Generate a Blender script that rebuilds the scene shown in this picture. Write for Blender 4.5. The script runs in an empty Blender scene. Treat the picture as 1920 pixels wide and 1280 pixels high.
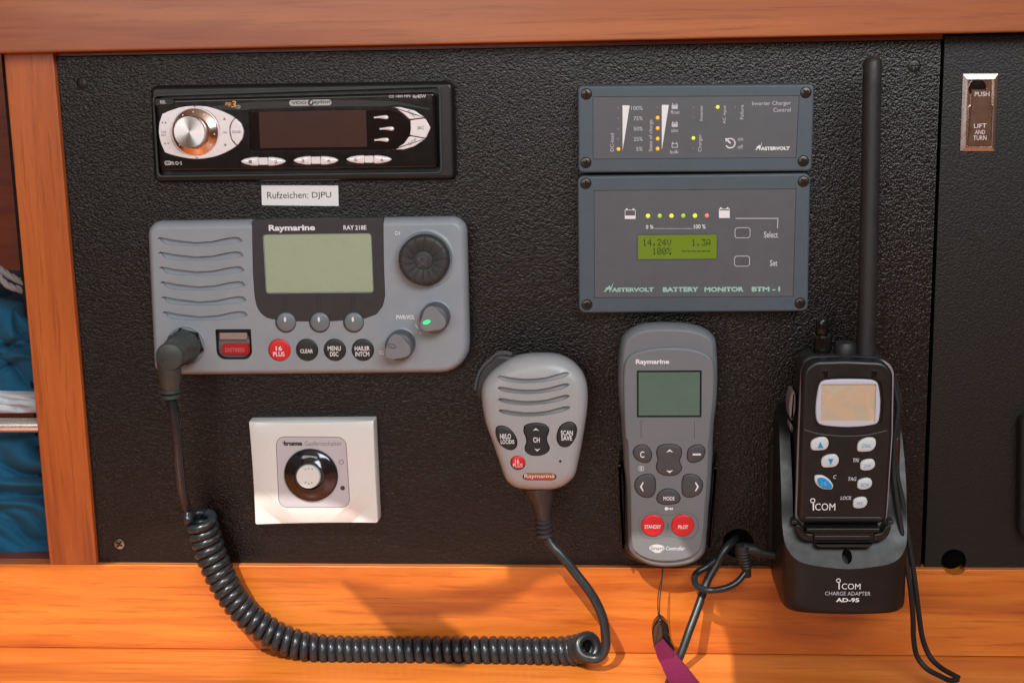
import bpy, bmesh, math, random
from mathutils import Vector, Matrix
random.seed(7)
SC = bpy.context.scene
COL = SC.collection
# ---------------------------------------------------------------- camera
F = 2609.0                       # focal length in pixels of a 1920 px wide picture
def _n(v): return v.normalized()
d_ = _n(Vector((258, 13063, F)))            # the panel's "down" seen from the camera (x right, y down, z forward)
r_ = Vector((37360, -217, -F)); r_ = _n(r_ - d_ * r_.dot(d_))
n_ = r_.cross(d_)
CAM_X = Vector((r_.x, n_.x, -d_.x)); CAM_Y = Vector((r_.y, n_.y, -d_.y)); CAM_Z = Vector((r_.z, n_.z, -d_.z))
DIST = 0.800
CAM = -CAM_Z * DIST                          # looks at the panel's origin
cam = bpy.data.objects.new('camera', bpy.data.cameras.new('camera')); COL.objects.link(cam)
M = Matrix.Identity(4)
for i in range(3):
    M[i][0] = CAM_X[i]; M[i][1] = -CAM_Y[i]; M[i][2] = -CAM_Z[i]; M[i][3] = CAM[i]
cam.matrix_world = M
cam.data.sensor_width = 36; cam.data.lens = 36 * F / 1920
cam.data.clip_start = 0.05; cam.data.clip_end = 50
cam.data.dof.use_dof = True; cam.data.dof.focus_distance = 0.785; cam.data.dof.aperture_fstop = 14
SC.camera = cam
# ---------------------------------------------------------------- light
w = bpy.data.worlds.new("World"); SC.world = w; w.use_nodes = True
bg = w.node_tree.nodes['Background']; bg.inputs[1].default_value = 0.5
# the cabin around: warm joinery low and level, pale light from above
_t = w.node_tree; _c = _t.nodes.new('ShaderNodeTexCoord'); _s = _t.nodes.new('ShaderNodeSeparateXYZ'); _m = _t.nodes.new('ShaderNodeMapRange'); _r = _t.nodes.new('ShaderNodeValToRGB')
_m.inputs['From Min'].default_value = -1; _m.inputs['From Max'].default_value = 1
_t.links.new(_c.outputs['Generated'], _s.inputs[0]); _t.links.new(_s.outputs['Z'], _m.inputs['Value']); _t.links.new(_m.outputs[0], _r.inputs[0]); _t.links.new(_r.outputs[0], bg.inputs[0])
_e = _r.color_ramp.elements; _e[0].position = .30; _e[0].color = (.16, .07, .035, 1); _e[1].position = .75; _e[1].color = (.42, .42, .43, 1)
_q = _e.new(.54); _q.color = (.26, .14, .09, 1)
def area(name, loc, aim, sx, sy, power, col):
    l = bpy.data.lights.new(name, 'AREA'); l.shape = 'RECTANGLE'; l.size = sx; l.size_y = sy; l.energy = power; l.color = col
    o = bpy.data.objects.new(name, l); COL.objects.link(o); o.location = loc
    o.rotation_euler = (Vector(aim) - Vector(loc)).to_track_quat('-Z', 'Y').to_euler()
    return o
area('hatch_light', (0.42, -0.95, 0.62), (0, 0, 0.02), 0.75, 0.36, 9.2, (0.93, 0.97, 1.0))
area('companionway_light', (-0.45, -1.55, 0.44), (0, 0, 0.05), 0.9, 0.5, 5.5, (1.0, 0.97, 0.93))
sun = bpy.data.lights.new('sun', 'SUN'); sun.energy = 4.0; sun.angle = math.radians(0.2); sun.color = (1, .93, .82)
so = bpy.data.objects.new('sun', sun); COL.objects.link(so)
SUN = _n(Vector((0.22, 0.62, -0.75)))        # direction the sunlight travels
so.rotation_euler = SUN.to_track_quat('-Z', 'Y').to_euler()
SC.view_settings.view_transform = 'Standard'; SC.view_settings.look = 'None'
SC.view_settings.exposure = 0.0; SC.view_settings.gamma = 1
# ---------------------------------------------------------------- geometry of the place
# The instrument panel is the plane y = 0, x to the right, z up, metres; h = millimetres in front of it.
def U(px, py, h=0.0):
    """where the line of sight through a point of the photograph meets the plane h mm in front of the panel -> (x, z)"""
    a = (px - 960) / F; b = (py - 640) / F
    dr = CAM_X * a + CAM_Y * b + CAM_Z
    t = (-h / 1000 - CAM.y) / dr.y
    p = CAM + dr * t
    return (p.x, p.z)
def W(px, py, h=0.0):
    x, z = U(px, py, h); return Vector((x, -h / 1000, z))
def ZC(x0, y0, s): return lambda x, y: (x0 + x / s, y0 + y / s)     # coordinates read off an enlarged crop
def L(n, px=960, py=640, h=0):                                    # n pixels there in metres
    a = U(px, py, h); b = U(px + n, py, h); return b[0] - a[0]
def catmull(pts, closed=True, k=6):
    n = len(pts); out = []
    rng = range(n) if closed else range(n - 1)
    for i in rng:
        g = (lambda j: pts[j % n]) if closed else (lambda j: pts[max(0, min(n - 1, j))])
        p0, p1, p2, p3 = [Vector(g(i + q)) for q in (-1, 0, 1, 2)]
        for s in range(k):
            t = s / k
            out.append(0.5 * ((2 * p1) + (p2 - p0) * t + (2 * p0 - 5 * p1 + 4 * p2 - p3) * t * t + (3 * p1 - p0 - 3 * p2 + p3) * t ** 3))
    if not closed: out.append(Vector(pts[-1]))
    return out
def px_poly(pts, h, conv=None, smooth=False, k=5):
    q = [U(*(conv(*p) if conv else p), h) for p in pts]
    q = [Vector(p) for p in q]
    return catmull(q, True, k) if smooth else q
def rnd(poly, r, n=6):
    """round the corners of a polygon; r in metres, one or one per corner"""
    out = []; m = len(poly)
    for i in range(m):
        p = poly[i]; a = poly[i - 1]; b = poly[(i + 1) % m]
        rr = r[i] if isinstance(r, (list, tuple)) else r
        if rr <= 0: out.append(p.copy()); continue
        ua = (a - p); ub = (b - p); ra = min(rr, ua.length * .49); rb = min(rr, ub.length * .49)
        pa = p + ua.normalized() * ra; pb = p + ub.normalized() * rb
        for s in range(n + 1):
            t = s / n; c = .5523
            c1 = pa + (p - pa) * c; c2 = pb + (p - pb) * c
            out.append(pa * (1 - t) ** 3 + c1 * 3 * t * (1 - t) ** 2 + c2 * 3 * t * t * (1 - t) + pb * t ** 3)
    return out
def rect(x0, y0, x1, y1, h, r=0, conv=None, n=6):
    """an upright rectangle whose photographed bounds are these"""
    if conv: x0, y0 = conv(x0, y0); x1, y1 = conv(x1, y1)
    a = U(x0, (y0 + y1) / 2, h)[0]; b = U(x1, (y0 + y1) / 2, h)[0]
    t = U((x0 + x1) / 2, y0, h)[1]; u = U((x0 + x1) / 2, y1, h)[1]
    p = [Vector((a, t)), Vector((b, t)), Vector((b, u)), Vector((a, u))]
    return rnd(p, r / 1000, n) if r else p
def quad(pts, h, r=0, conv=None, n=6):
    p = px_poly(pts, h, conv)
    return rnd(p, [q / 1000 for q in r] if isinstance(r, (list, tuple)) else r / 1000, n) if r else p
def circ(px, py, rpx, h, conv=None, s=None, n=40, ry=None, ang=0):
    """circle round that point; radius in photograph pixels"""
    if conv:
        px, py = conv(px, py)
        rpx /= s
        if ry: ry /= s
    c = Vector(U(px, py, h)); r = L(rpx, px, py, h); q = L(ry, px, py, h) if ry else r
    out = []
    for i in range(n):
        a = -2 * math.pi * i / n
        v = Vector((r * math.cos(a), q * math.sin(a)))
        v.rotate(Matrix.Rotation(math.radians(ang), 2)); out.append(c + v)
    return out
def area2(p): return sum(p[i - 1].x * p[i].y - p[i].x * p[i - 1].y for i in range(len(p))) / 2
def inset(p, dd):
    if abs(dd) < 1e-9: return [q.copy() for q in p]
    s = 1 if area2(p) > 0 else -1; out = []; n = len(p)
    for i in range(n):
        e1 = (p[i] - p[i - 1]); e2 = (p[(i + 1) % n] - p[i])
        if e1.length < 1e-9: e1 = e2
        if e2.length < 1e-9: e2 = e1
        e1 = e1.normalized(); e2 = e2.normalized()
        n1 = Vector((-e1.y, e1.x)) * s; n2 = Vector((-e2.y, e2.x)) * s
        m = n1 + n2
        if m.length < 1e-6: out.append(p[i].copy()); continue
        m.normalize(); out.append(p[i] + m * dd / max(.45, m.dot(n1)))
    return out
# ---------------------------------------------------------------- things and parts
class Thing:
    def __init__(s, name, label, cat, origin, group=None, kind=None):
        s.o = bpy.data.objects.new(name, None); COL.objects.link(s.o); s.o.location = origin; s.org = Vector(origin)
        s.o.empty_display_size = .01
        s.o['label'] = label; s.o['category'] = cat
        if group: s.o['group'] = group
        if kind: s.o['kind'] = kind
def new_obj(name, me, th, parent=None, mat=None, label=None):
    o = bpy.data.objects.new(name, me); COL.objects.link(o)
    if mat and not me.materials: me.materials.append(mat)
    if th: o.parent = parent if parent else th.o
    if label: o['label'] = label
    return o
def finish(bm, name, th, parent, mat, label=None, sharp=38, wn=True, cuts=None, smooth=True):
    bmesh.ops.remove_doubles(bm, verts=bm.verts, dist=1e-6)
    bmesh.ops.recalc_face_normals(bm, faces=bm.faces)
    org = th.org if th else Vector((0, 0, 0))
    bmesh.ops.translate(bm, verts=bm.verts, vec=-org)
    me = bpy.data.meshes.new(name); bm.to_mesh(me); bm.free()
    o = new_obj(name, me, th, parent, mat, label)
    if cuts:
        def cut_once(cs):
            """subtract the cutters; give back the new mesh, or None when the result collapsed"""
            cb = bmesh.new()
            for c in cs: rings_into(cb, c)
            bmesh.ops.recalc_face_normals(cb, faces=cb.faces)
            bmesh.ops.translate(cb, verts=cb.verts, vec=-org)
            cm = bpy.data.meshes.new('cut'); cb.to_mesh(cm); cb.free()
            co = bpy.data.objects.new('cut', cm); COL.objects.link(co); co.parent = o.parent
            md = o.modifiers.new('b', 'BOOLEAN'); md.operation = 'DIFFERENCE'; md.solver = 'EXACT'; md.object = co
            bpy.context.view_layer.update()
            nm = bpy.data.meshes.new_from_object(o.evaluated_get(bpy.context.evaluated_depsgraph_get()))
            o.modifiers.clear(); bpy.data.objects.remove(co); bpy.data.meshes.remove(cm)
            def stat(m):
                x = [v.co.x for v in m.vertices]; y = [v.co.y for v in m.vertices]
                return (max(x) - min(x), max(y) - min(y), sum(p.area for p in m.polygons)) if x else (0, 0, 0)
            s0 = stat(o.data); s1 = stat(nm)
            if s1[0] < s0[0] * .97 or s1[1] < s0[1] * .97 or s1[2] < s0[2] * .75: return None
            return nm
        nm = cut_once(cuts)
        if nm is None:
            print('CUT FALLBACK', name)
            for q in cuts:
                m1 = cut_once([q])
                if m1 is None: print('   failed cut')
                else: o.data = m1
            nm = o.data
        o.data = nm; nm.name = name
        me = nm
    for p in me.polygons: p.use_smooth = smooth
    if smooth:
        me.set_sharp_from_angle(angle=math.radians(sharp))
        if wn:
            m = o.modifiers.new('weighted_normal', 'WEIGHTED_NORMAL'); m.keep_sharp = True; m.weight = 80
    return o
def rings_into(bm, rings):
    """rings: [(outline, h mm or list of h per point)]"""
    vs = []
    for out, h in rings:
        hh = h if isinstance(h, (list, tuple)) else [h] * len(out)
        vs.append([bm.verts.new((p[0], -q / 1000, p[1])) for p, q in zip(out, hh)])
    for a, b in zip(vs[:-1], vs[1:]):
        n = len(a)
        for i in range(n):
            try: bm.faces.new((a[i - 1], a[i], b[i], b[i - 1]))
            except ValueError: pass
    bm.faces.new(vs[0]); bm.faces.new(list(reversed(vs[-1])))
def solid_rings(out, h0, h1, bev=0., seg=4, dome=0., dseg=5, flare=0.):
    """h in mm, bev in mm; dome rises dome mm above h1 towards the middle; flare widens the back by flare mm"""
    b = min(bev, abs(h1 - h0) * .95)
    R = [(inset(out, -flare / 1000), h0)]
    if b > 0:
        for k in range(seg + 1):
            a = math.pi / 2 * k / seg
            R.append((inset(out, b / 1000 * (1 - math.cos(a))), h1 - b + b * math.sin(a)))
    else: R.append(([q.copy() for q in out], h1))
    if dome:
        base = R[-1][0]; c = sum(base, Vector((0, 0))) / len(base)
        for j in range(1, dseg + 1):
            t = j / dseg * .93
            R.append(([c + (p - c) * (1 - t) for p in base], h1 + dome * (1 - (1 - t) ** 2)))
    return R
def solid(name, th, out, h0, h1, mat, bev=0., seg=4, dome=0., parent=None, label=None, cuts=None, flare=0., sharp=38, wn=True, dseg=5):
    bm = bmesh.new(); rings_into(bm, solid_rings(out, h0, h1, bev, seg, dome, dseg, flare))
    return finish(bm, name, th, parent, mat, label, sharp, wn, cuts)
def cut(out, h0, h1=200): return [(out, h0), (out, h1)]
def ring_solid(name, th, out, inn, h0, h1, mat, parent=None, label=None, bev=0.3):
    """a frame between two outlines with equal point counts"""
    bm = bmesh.new(); n = len(out); b = bev / 1000
    L_ = [(out, h0), (out, h1 - bev), (inset(out, b), h1), (inset(inn, -b), h1), (inn, h1 - bev), (inn, h0)]
    vs = [[bm.verts.new((p[0], -h / 1000, p[1])) for p in o] for o, h in L_]
    for k in range(len(vs)):
        a = vs[k]; c = vs[(k + 1) % len(vs)]
        for i in range(n): bm.faces.new((a[i - 1], a[i], c[i], c[i - 1]))
    return finish(bm, name, th, parent, mat, label, 30)
def flat(name, th, polys, h, mat, parent=None, label=None, t=0.12):
    """thin printed or inlaid marks, t mm thick"""
    bm = bmesh.new()
    for p in polys: rings_into(bm, [(p, h - .02), (p, h + t)])
    return finish(bm, name, th, parent, mat, label, wn=False, smooth=False)
def annulus(name, th, out, inn, h, mat, parent=None, t=.12):
    return ring_solid(name, th, out, inn, h - .02, h + t, mat, parent, bev=0.01)
def tube_bm(bm, pts, rad, sides=10, cap=True):
    n = len(pts); T = []
    for i in range(n):
        a = pts[max(0, i - 1)]; b = pts[min(n - 1, i + 1)]; T.append((b - a).normalized())
    u = T[0].orthogonal().normalized(); rows = []
    for i in range(n):
        u = (u - T[i] * u.dot(T[i])).normalized(); v = T[i].cross(u)
        r = rad[i] if isinstance(rad, (list, tuple)) else rad
        rows.append([bm.verts.new(pts[i] + (u * math.cos(2 * math.pi * k / sides) + v * math.sin(2 * math.pi * k / sides)) * r) for k in range(sides)])
    for a, b in zip(rows[:-1], rows[1:]):
        for k in range(sides): bm.faces.new((a[k - 1], a[k], b[k], b[k - 1]))
    if cap: bm.faces.new(rows[0]); bm.faces.new(list(reversed(rows[-1])))
def tube(name, th, pts, rad, mat, sides=12, parent=None, label=None):
    bm = bmesh.new(); tube_bm(bm, pts, rad, sides); return finish(bm, name, th, parent, mat, label, 60, wn=False)
def wpath(pts, k=8):
    """pts: (px, py, h mm) -> smooth path in the world"""
    return catmull([W(*p) for p in pts], False, k)
def lathe(name, th, base, axis, prof, mat, n=40, parent=None, label=None, sharp=38, lobes=0, lobe=0., share=None):
    """prof: [(r mm, t mm along axis)]"""
    bm = bmesh.new(); axis = Vector(axis).normalized(); u = axis.orthogonal().normalized(); v = axis.cross(u); base = Vector(base)
    rows = []
    for r, t in prof:
        if r <= 1e-6: rows.append([bm.verts.new(base + axis * t / 1000)]); continue
        row = []
        for k in range(n):
            a = 2 * math.pi * k / n; rr = r * (1 + (lobe * math.cos(lobes * a) if lobes else 0)) / 1000
            row.append(bm.verts.new(base + axis * t / 1000 + (u * math.cos(a) + v * math.sin(a)) * rr))
        rows.append(row)
    for a, b in zip(rows[:-1], rows[1:]):
        if len(a) == 1 and len(b) == 1: continue
        for k in range(n):
            if len(a) == 1: bm.faces.new((a[0], b[k], b[k - 1]))
            elif len(b) == 1: bm.faces.new((a[k - 1], a[k], b[0]))
            else: bm.faces.new((a[k - 1], a[k], b[k], b[k - 1]))
    if len(rows[0]) > 1: bm.faces.new(rows[0])
    if len(rows[-1]) > 1: bm.faces.new(list(reversed(rows[-1])))
    return finish(bm, name, th, parent, mat, label, sharp, wn=False)
def box_bm(bm, c, s, rot=None):
    vs = []
    for x in (-1, 1):
        for y in (-1, 1):
            for z in (-1, 1):
                p = Vector((x * s[0] / 2, y * s[1] / 2, z * s[2] / 2))
                if rot: p.rotate(rot)
                vs.append(bm.verts.new(Vector(c) + p))
    for f in ((0, 1, 3, 2), (4, 6, 7, 5), (0, 4, 5, 1), (2, 3, 7, 6), (0, 2, 6, 4), (1, 5, 7, 3)):
        bm.faces.new([vs[i] for i in f])
FD = {}
def text(th, s, box, h, mat, conv=None, rot=0, bold=0., shear=0., parent=None, name='lettering', t=.10, label=None, axis=None):
    """lettering filling the photographed box (x0, y0, x1, y1)"""
    if s not in ('Raymarine', 'truma', 'ASTERVOLT', 'BATTERY', 'MONITOR', 'BTM - I', 'AD-95'): bold = min(bold, .018)
    key = (s, bold, shear)
    if key not in FD:
        c = bpy.data.curves.new('txt', 'FONT'); c.body = s; c.offset = bold; c.shear = shear; c.resolution_u = 3; c.fill_mode = 'BOTH'
        c.align_x = 'LEFT'
        o = bpy.data.objects.new('txt', c); COL.objects.link(o)
        bpy.context.view_layer.update()
        me = bpy.data.meshes.new_from_object(o.evaluated_get(bpy.context.evaluated_depsgraph_get()))
        bpy.data.objects.remove(o); bpy.data.curves.remove(c); FD[key] = me
    me = FD[key].copy(); me.name = name
    co = [v.co.copy() for v in me.vertices]
    a = math.radians(rot); co = [Vector((p.x * math.cos(a) - p.y * math.sin(a), p.x * math.sin(a) + p.y * math.cos(a))) for p in co]
    x0, y0, x1, y1 = box
    if conv: x0, y0 = conv(x0, y0); x1, y1 = conv(x1, y1)
    mnx = min(p.x for p in co); mxx = max(p.x for p in co); mny = min(p.y for p in co); mxy = max(p.y for p in co)
    ax = U(x0, (y0 + y1) / 2, h)[0]; bx = U(x1, (y0 + y1) / 2, h)[0]; bz = U((x0 + x1) / 2, y1, h)[1]; tz = U((x0 + x1) / 2, y0, h)[1]
    sx = (bx - ax) / (mxx - mnx); sz = (tz - bz) / (mxy - mny)
    org = th.org
    for v, p in zip(me.vertices, co):
        v.co = Vector((ax + (p.x - mnx) * sx, -(h + t) / 1000, bz + (p.y - mny) * sz)) - org
    me.materials.clear()
    o = new_obj(name, me, th, parent, mat, label)
    return o
def disc_button(name, th, px, py, rpx, h0, h1, mat, conv=None, s=None, dome=.5, bev=.8, parent=None, label=None, n=32):
    return solid(name, th, circ(px, py, rpx, h1, conv, s, n), h0, h1, mat, bev=bev, seg=3, dome=dome, parent=parent, label=label)
_screw = {}
def screw(th, px, py, rpx, h, mat, rot=0, parent=None, name='screw'):
    """cross-head screw; one mesh shared by all of a size and finish"""
    key = (round(rpx, 1), mat.name); r = L(rpx, px, py, h) * 1000
    if key not in _screw:
        bm = bmesh.new()
        class Z: org = Vector((0, 0, 0)); o = None
        prof = [(r, -1.), (r, 0), (r * .93, .35), (r * .55, .62), (0, .7)]
        rows = []
        n = 24; rows = []
        for rr, t in prof:
            if rr == 0: rows.append([bm.verts.new((0, -t / 1000, 0))]); continue
            rows.append([bm.verts.new((rr / 1000 * math.cos(2 * math.pi * k / n), -t / 1000, rr / 1000 * math.sin(2 * math.pi * k / n))) for k in range(n)])
        for a, b in zip(rows[:-1], rows[1:]):
            for k in range(n):
                if len(b) == 1: bm.faces.new((a[k - 1], a[k], b[0]))
                else: bm.faces.new((a[k - 1], a[k], b[k], b[k - 1]))
        bm.faces.new(rows[0])
        bmesh.ops.recalc_face_normals(bm, faces=bm.faces)
        me = bpy.data.meshes.new('screw'); bm.to_mesh(me); bm.free()
        o = bpy.data.objects.new('tmp', me); COL.objects.link(o)
        cb = bmesh.new()
        for ang in (0, 90):
            box_bm(cb, (0, -.0007, 0), (r * 1.25 / 1000, .0016, r * .26 / 1000), Matrix.Rotation(math.radians(ang), 3, 'Y'))
        cm = bpy.data.meshes.new('c'); cb.to_mesh(cm); cb.free(); 
        # two crossing slots, cut one after the other
        for half in (0, 1):
            c1 = bmesh.new(); box_bm(c1, (0, -.0007, 0), (r * (1.25, 1.24)[half] / 1000, (.0016, .00165)[half], r * .32 / 1000), Matrix.Rotation(math.radians(90 * half), 3, 'Y'))
            bmesh.ops.recalc_face_normals(c1, faces=c1.faces)
            m1 = bpy.data.meshes.new('c'); c1.to_mesh(m1); c1.free(); co = bpy.data.objects.new('c', m1); COL.objects.link(co)
            md = o.modifiers.new('b', 'BOOLEAN'); md.object = co; md.solver = 'EXACT'
            bpy.context.view_layer.update()
            nm = bpy.data.meshes.new_from_object(o.evaluated_get(bpy.context.evaluated_depsgraph_get()))
            o.modifiers.clear(); o.data = nm; bpy.data.objects.remove(co); bpy.data.meshes.remove(m1)
        bpy.data.meshes.remove(cm)
        nm.name = 'screw'
        for p in nm.polygons: p.use_smooth = True
        nm.set_sharp_from_angle(angle=math.radians(35)); nm.materials.clear(); nm.materials.append(mat); nm.materials.append(M_['void'])
        for p in nm.polygons:
            if -.00034 < p.center.y < .0004 and math.hypot(p.center.x, p.center.z) < r * .84 / 1000: p.material_index = 1  # slot faces coloured black to stand for shade in the recess
        bpy.data.objects.remove(o); _screw[key] = nm
    o = bpy.data.objects.new(name, _screw[key]); COL.objects.link(o); o.parent = parent if parent else th.o
    o.location = W(px, py, h) - th.org; o.rotation_euler = (0, math.radians(rot), 0)
    return o
# ---------------------------------------------------------------- materials
def S(r, g, b):
    f = lambda c: (c / 255 / 12.92) if c / 255 <= .04045 else ((c / 255 + .055) / 1.055) ** 2.4
    return (f(r), f(g), f(b), 1)
def nt(name):
    m = bpy.data.materials.new(name); m.use_nodes = True
    return m, m.node_tree, m.node_tree.nodes['Principled BSDF']
def plastic(name, col, rough=.4, grain=0., gscale=2500., var=.08, spec=.5, metal=0., coat=0., dust=0.):
    m, t, p = nt(name); N = t.nodes; K = t.links
    p.inputs['Roughness'].default_value = rough; p.inputs['Metallic'].default_value = metal
    p.inputs['Specular IOR Level'].default_value = spec; p.inputs['Coat Weight'].default_value = coat; p.inputs['Coat Roughness'].default_value = .08
    tc = N.new('ShaderNodeTexCoord')
    nz = N.new('ShaderNodeTexNoise'); nz.inputs['Scale'].default_value = 55; nz.inputs['Detail'].default_value = 6
    K.new(tc.outputs['Object'], nz.inputs['Vector'])
    mr = N.new('ShaderNodeMapRange'); mr.inputs['To Min'].default_value = 1 - var; mr.inputs['To Max'].default_value = 1 + var
    mr.inputs['From Min'].default_value = .3; mr.inputs['From Max'].default_value = .7
    K.new(nz.outputs['Fac'], mr.inputs['Value'])
    mx = N.new('ShaderNodeVectorMath'); mx.operation = 'SCALE'; mx.inputs[0].default_value = col[:3]
    K.new(mr.outputs[0], mx.inputs['Scale'])
    if dust:
        dv = N.new('ShaderNodeTexVoronoi'); dv.inputs['Scale'].default_value = 620; K.new(tc.outputs['Object'], dv.inputs['Vector'])
        dl = N.new('ShaderNodeMath'); dl.operation = 'LESS_THAN'; dl.inputs[1].default_value = .09; K.new(dv.outputs['Distance'], dl.inputs[0])
        dn = N.new('ShaderNodeTexNoise'); dn.inputs['Scale'].default_value = 26; dn.inputs['Detail'].default_value = 4; K.new(tc.outputs['Object'], dn.inputs['Vector'])
        dm = N.new('ShaderNodeMapRange'); dm.inputs['From Min'].default_value = .48; dm.inputs['From Max'].default_value = .72; dm.inputs['To Max'].default_value = dust; K.new(dn.outputs['Fac'], dm.inputs['Value'])
        dd = N.new('ShaderNodeMath'); dd.operation = 'MULTIPLY'; K.new(dl.outputs[0], dd.inputs[0]); K.new(dm.outputs[0], dd.inputs[1])
        dc = N.new('ShaderNodeMixRGB'); dc.inputs[2].default_value = (.30, .28, .25, 1); K.new(dd.outputs[0], dc.inputs[0]); K.new(mx.outputs[0], dc.inputs[1]); K.new(dc.outputs[0], p.inputs['Base Color'])
    else: K.new(mx.outputs[0], p.inputs['Base Color'])
    r2 = N.new('ShaderNodeMapRange'); r2.inputs['To Min'].default_value = rough * .87; r2.inputs['To Max'].default_value = min(1, rough * 1.14)
    r2.inputs['From Min'].default_value = .3; r2.inputs['From Max'].default_value = .7
    n2 = N.new('ShaderNodeTexNoise'); n2.inputs['Scale'].default_value = 180; n2.inputs['Detail'].default_value = 5
    K.new(tc.outputs['Object'], n2.inputs['Vector']); K.new(n2.outputs['Fac'], r2.inputs['Value']); K.new(r2.outputs[0], p.inputs['Roughness'])
    if grain:
        n3 = N.new('ShaderNodeTexNoise'); n3.inputs['Scale'].default_value = gscale; n3.inputs['Detail'].default_value = 2
        K.new(tc.outputs['Object'], n3.inputs['Vector'])
        b = N.new('ShaderNodeBump'); b.inputs['Strength'].default_value = grain; b.inputs['Distance'].default_value = .0001
        K.new(n3.outputs['Fac'], b.inputs['Height']); K.new(b.outputs[0], p.inputs['Normal'])
    return m
def emit(name, col, strength, base=None):
    m, t, p = nt(name); p.inputs['Base Color'].default_value = base or col; p.inputs['Roughness'].default_value = .25
    p.inputs['Emission Color'].default_value = col; p.inputs['Emission Strength'].default_value = strength
    return m
def leather(name, col, scale, strength, rough=.38, dist=.0006):
    """moulded black panel with a worm-like raised grain"""
    m, t, p = nt(name); N = t.nodes; K = t.links
    tc = N.new('ShaderNodeTexCoord')
    w1 = N.new('ShaderNodeTexNoise'); w1.inputs['Scale'].default_value = scale * .55; w1.inputs['Detail'].default_value = 2
    K.new(tc.outputs['Object'], w1.inputs['Vector'])
    sb = N.new('ShaderNodeVectorMath'); sb.operation = 'SUBTRACT'; sb.inputs[1].default_value = (.5, .5, .5); K.new(w1.outputs['Color'], sb.inputs[0])
    sc = N.new('ShaderNodeVectorMath'); sc.operation = 'SCALE'; sc.inputs['Scale'].default_value = 2.2 / scale; K.new(sb.outputs[0], sc.inputs[0])
    ad = N.new('ShaderNodeVectorMath'); ad.operation = 'ADD'; K.new(tc.outputs['Object'], ad.inputs[0]); K.new(sc.outputs[0], ad.inputs[1])
    v = N.new('ShaderNodeTexVoronoi'); v.feature = 'SMOOTH_F1'; v.inputs['Scale'].default_value = scale; v.inputs['Smoothness'].default_value = .35
    K.new(ad.outputs[0], v.inputs['Vector'])
    n2 = N.new('ShaderNodeTexNoise'); n2.inputs['Scale'].default_value = scale * 3.0; n2.inputs['Detail'].default_value = 3; K.new(tc.outputs['Object'], n2.inputs['Vector'])
    ma = N.new('ShaderNodeMath'); ma.operation = 'MULTIPLY_ADD'; ma.inputs[1].default_value = .5; K.new(n2.outputs['Fac'], ma.inputs[0])
    iv = N.new('ShaderNodeMath'); iv.operation = 'SUBTRACT'; iv.inputs[0].default_value = 1; K.new(v.outputs['Distance'], iv.inputs[1]); K.new(iv.outputs[0], ma.inputs[2])
    b = N.new('ShaderNodeBump'); b.inputs['Strength'].default_value = strength; b.inputs['Distance'].default_value = dist
    K.new(ma.outputs[0], b.inputs['Height']); K.new(b.outputs[0], p.inputs['Normal'])
    # dust specks and faint scuffs
    d = N.new('ShaderNodeTexVoronoi'); d.inputs['Scale'].default_value = 240; K.new(tc.outputs['Object'], d.inputs['Vector'])
    lt = N.new('ShaderNodeMath'); lt.operation = 'LESS_THAN'; lt.inputs[1].default_value = .045; K.new(d.outputs['Distance'], lt.inputs[0])
    n4 = N.new('ShaderNodeTexNoise'); n4.inputs['Scale'].default_value = 9; K.new(tc.outputs['Object'], n4.inputs['Vector'])
    gt = N.new('ShaderNodeMapRange'); gt.inputs['From Min'].default_value = .5; gt.inputs['From Max'].default_value = .75; K.new(n4.outputs['Fac'], gt.inputs['Value'])
    mu = N.new('ShaderNodeMath'); mu.operation = 'MULTIPLY'; K.new(lt.outputs[0], mu.inputs[0]); K.new(gt.outputs[0], mu.inputs[1])
    mc = N.new('ShaderNodeMixRGB'); mc.inputs[1].default_value = col; mc.inputs[2].default_value = (.22, .2, .18, 1); K.new(mu.outputs[0], mc.inputs[0])
    K.new(mc.outputs[0], p.inputs['Base Color'])
    p.inputs['Roughness'].default_value = rough; p.inputs['Specular IOR Level'].default_value = .46
    return m
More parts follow.
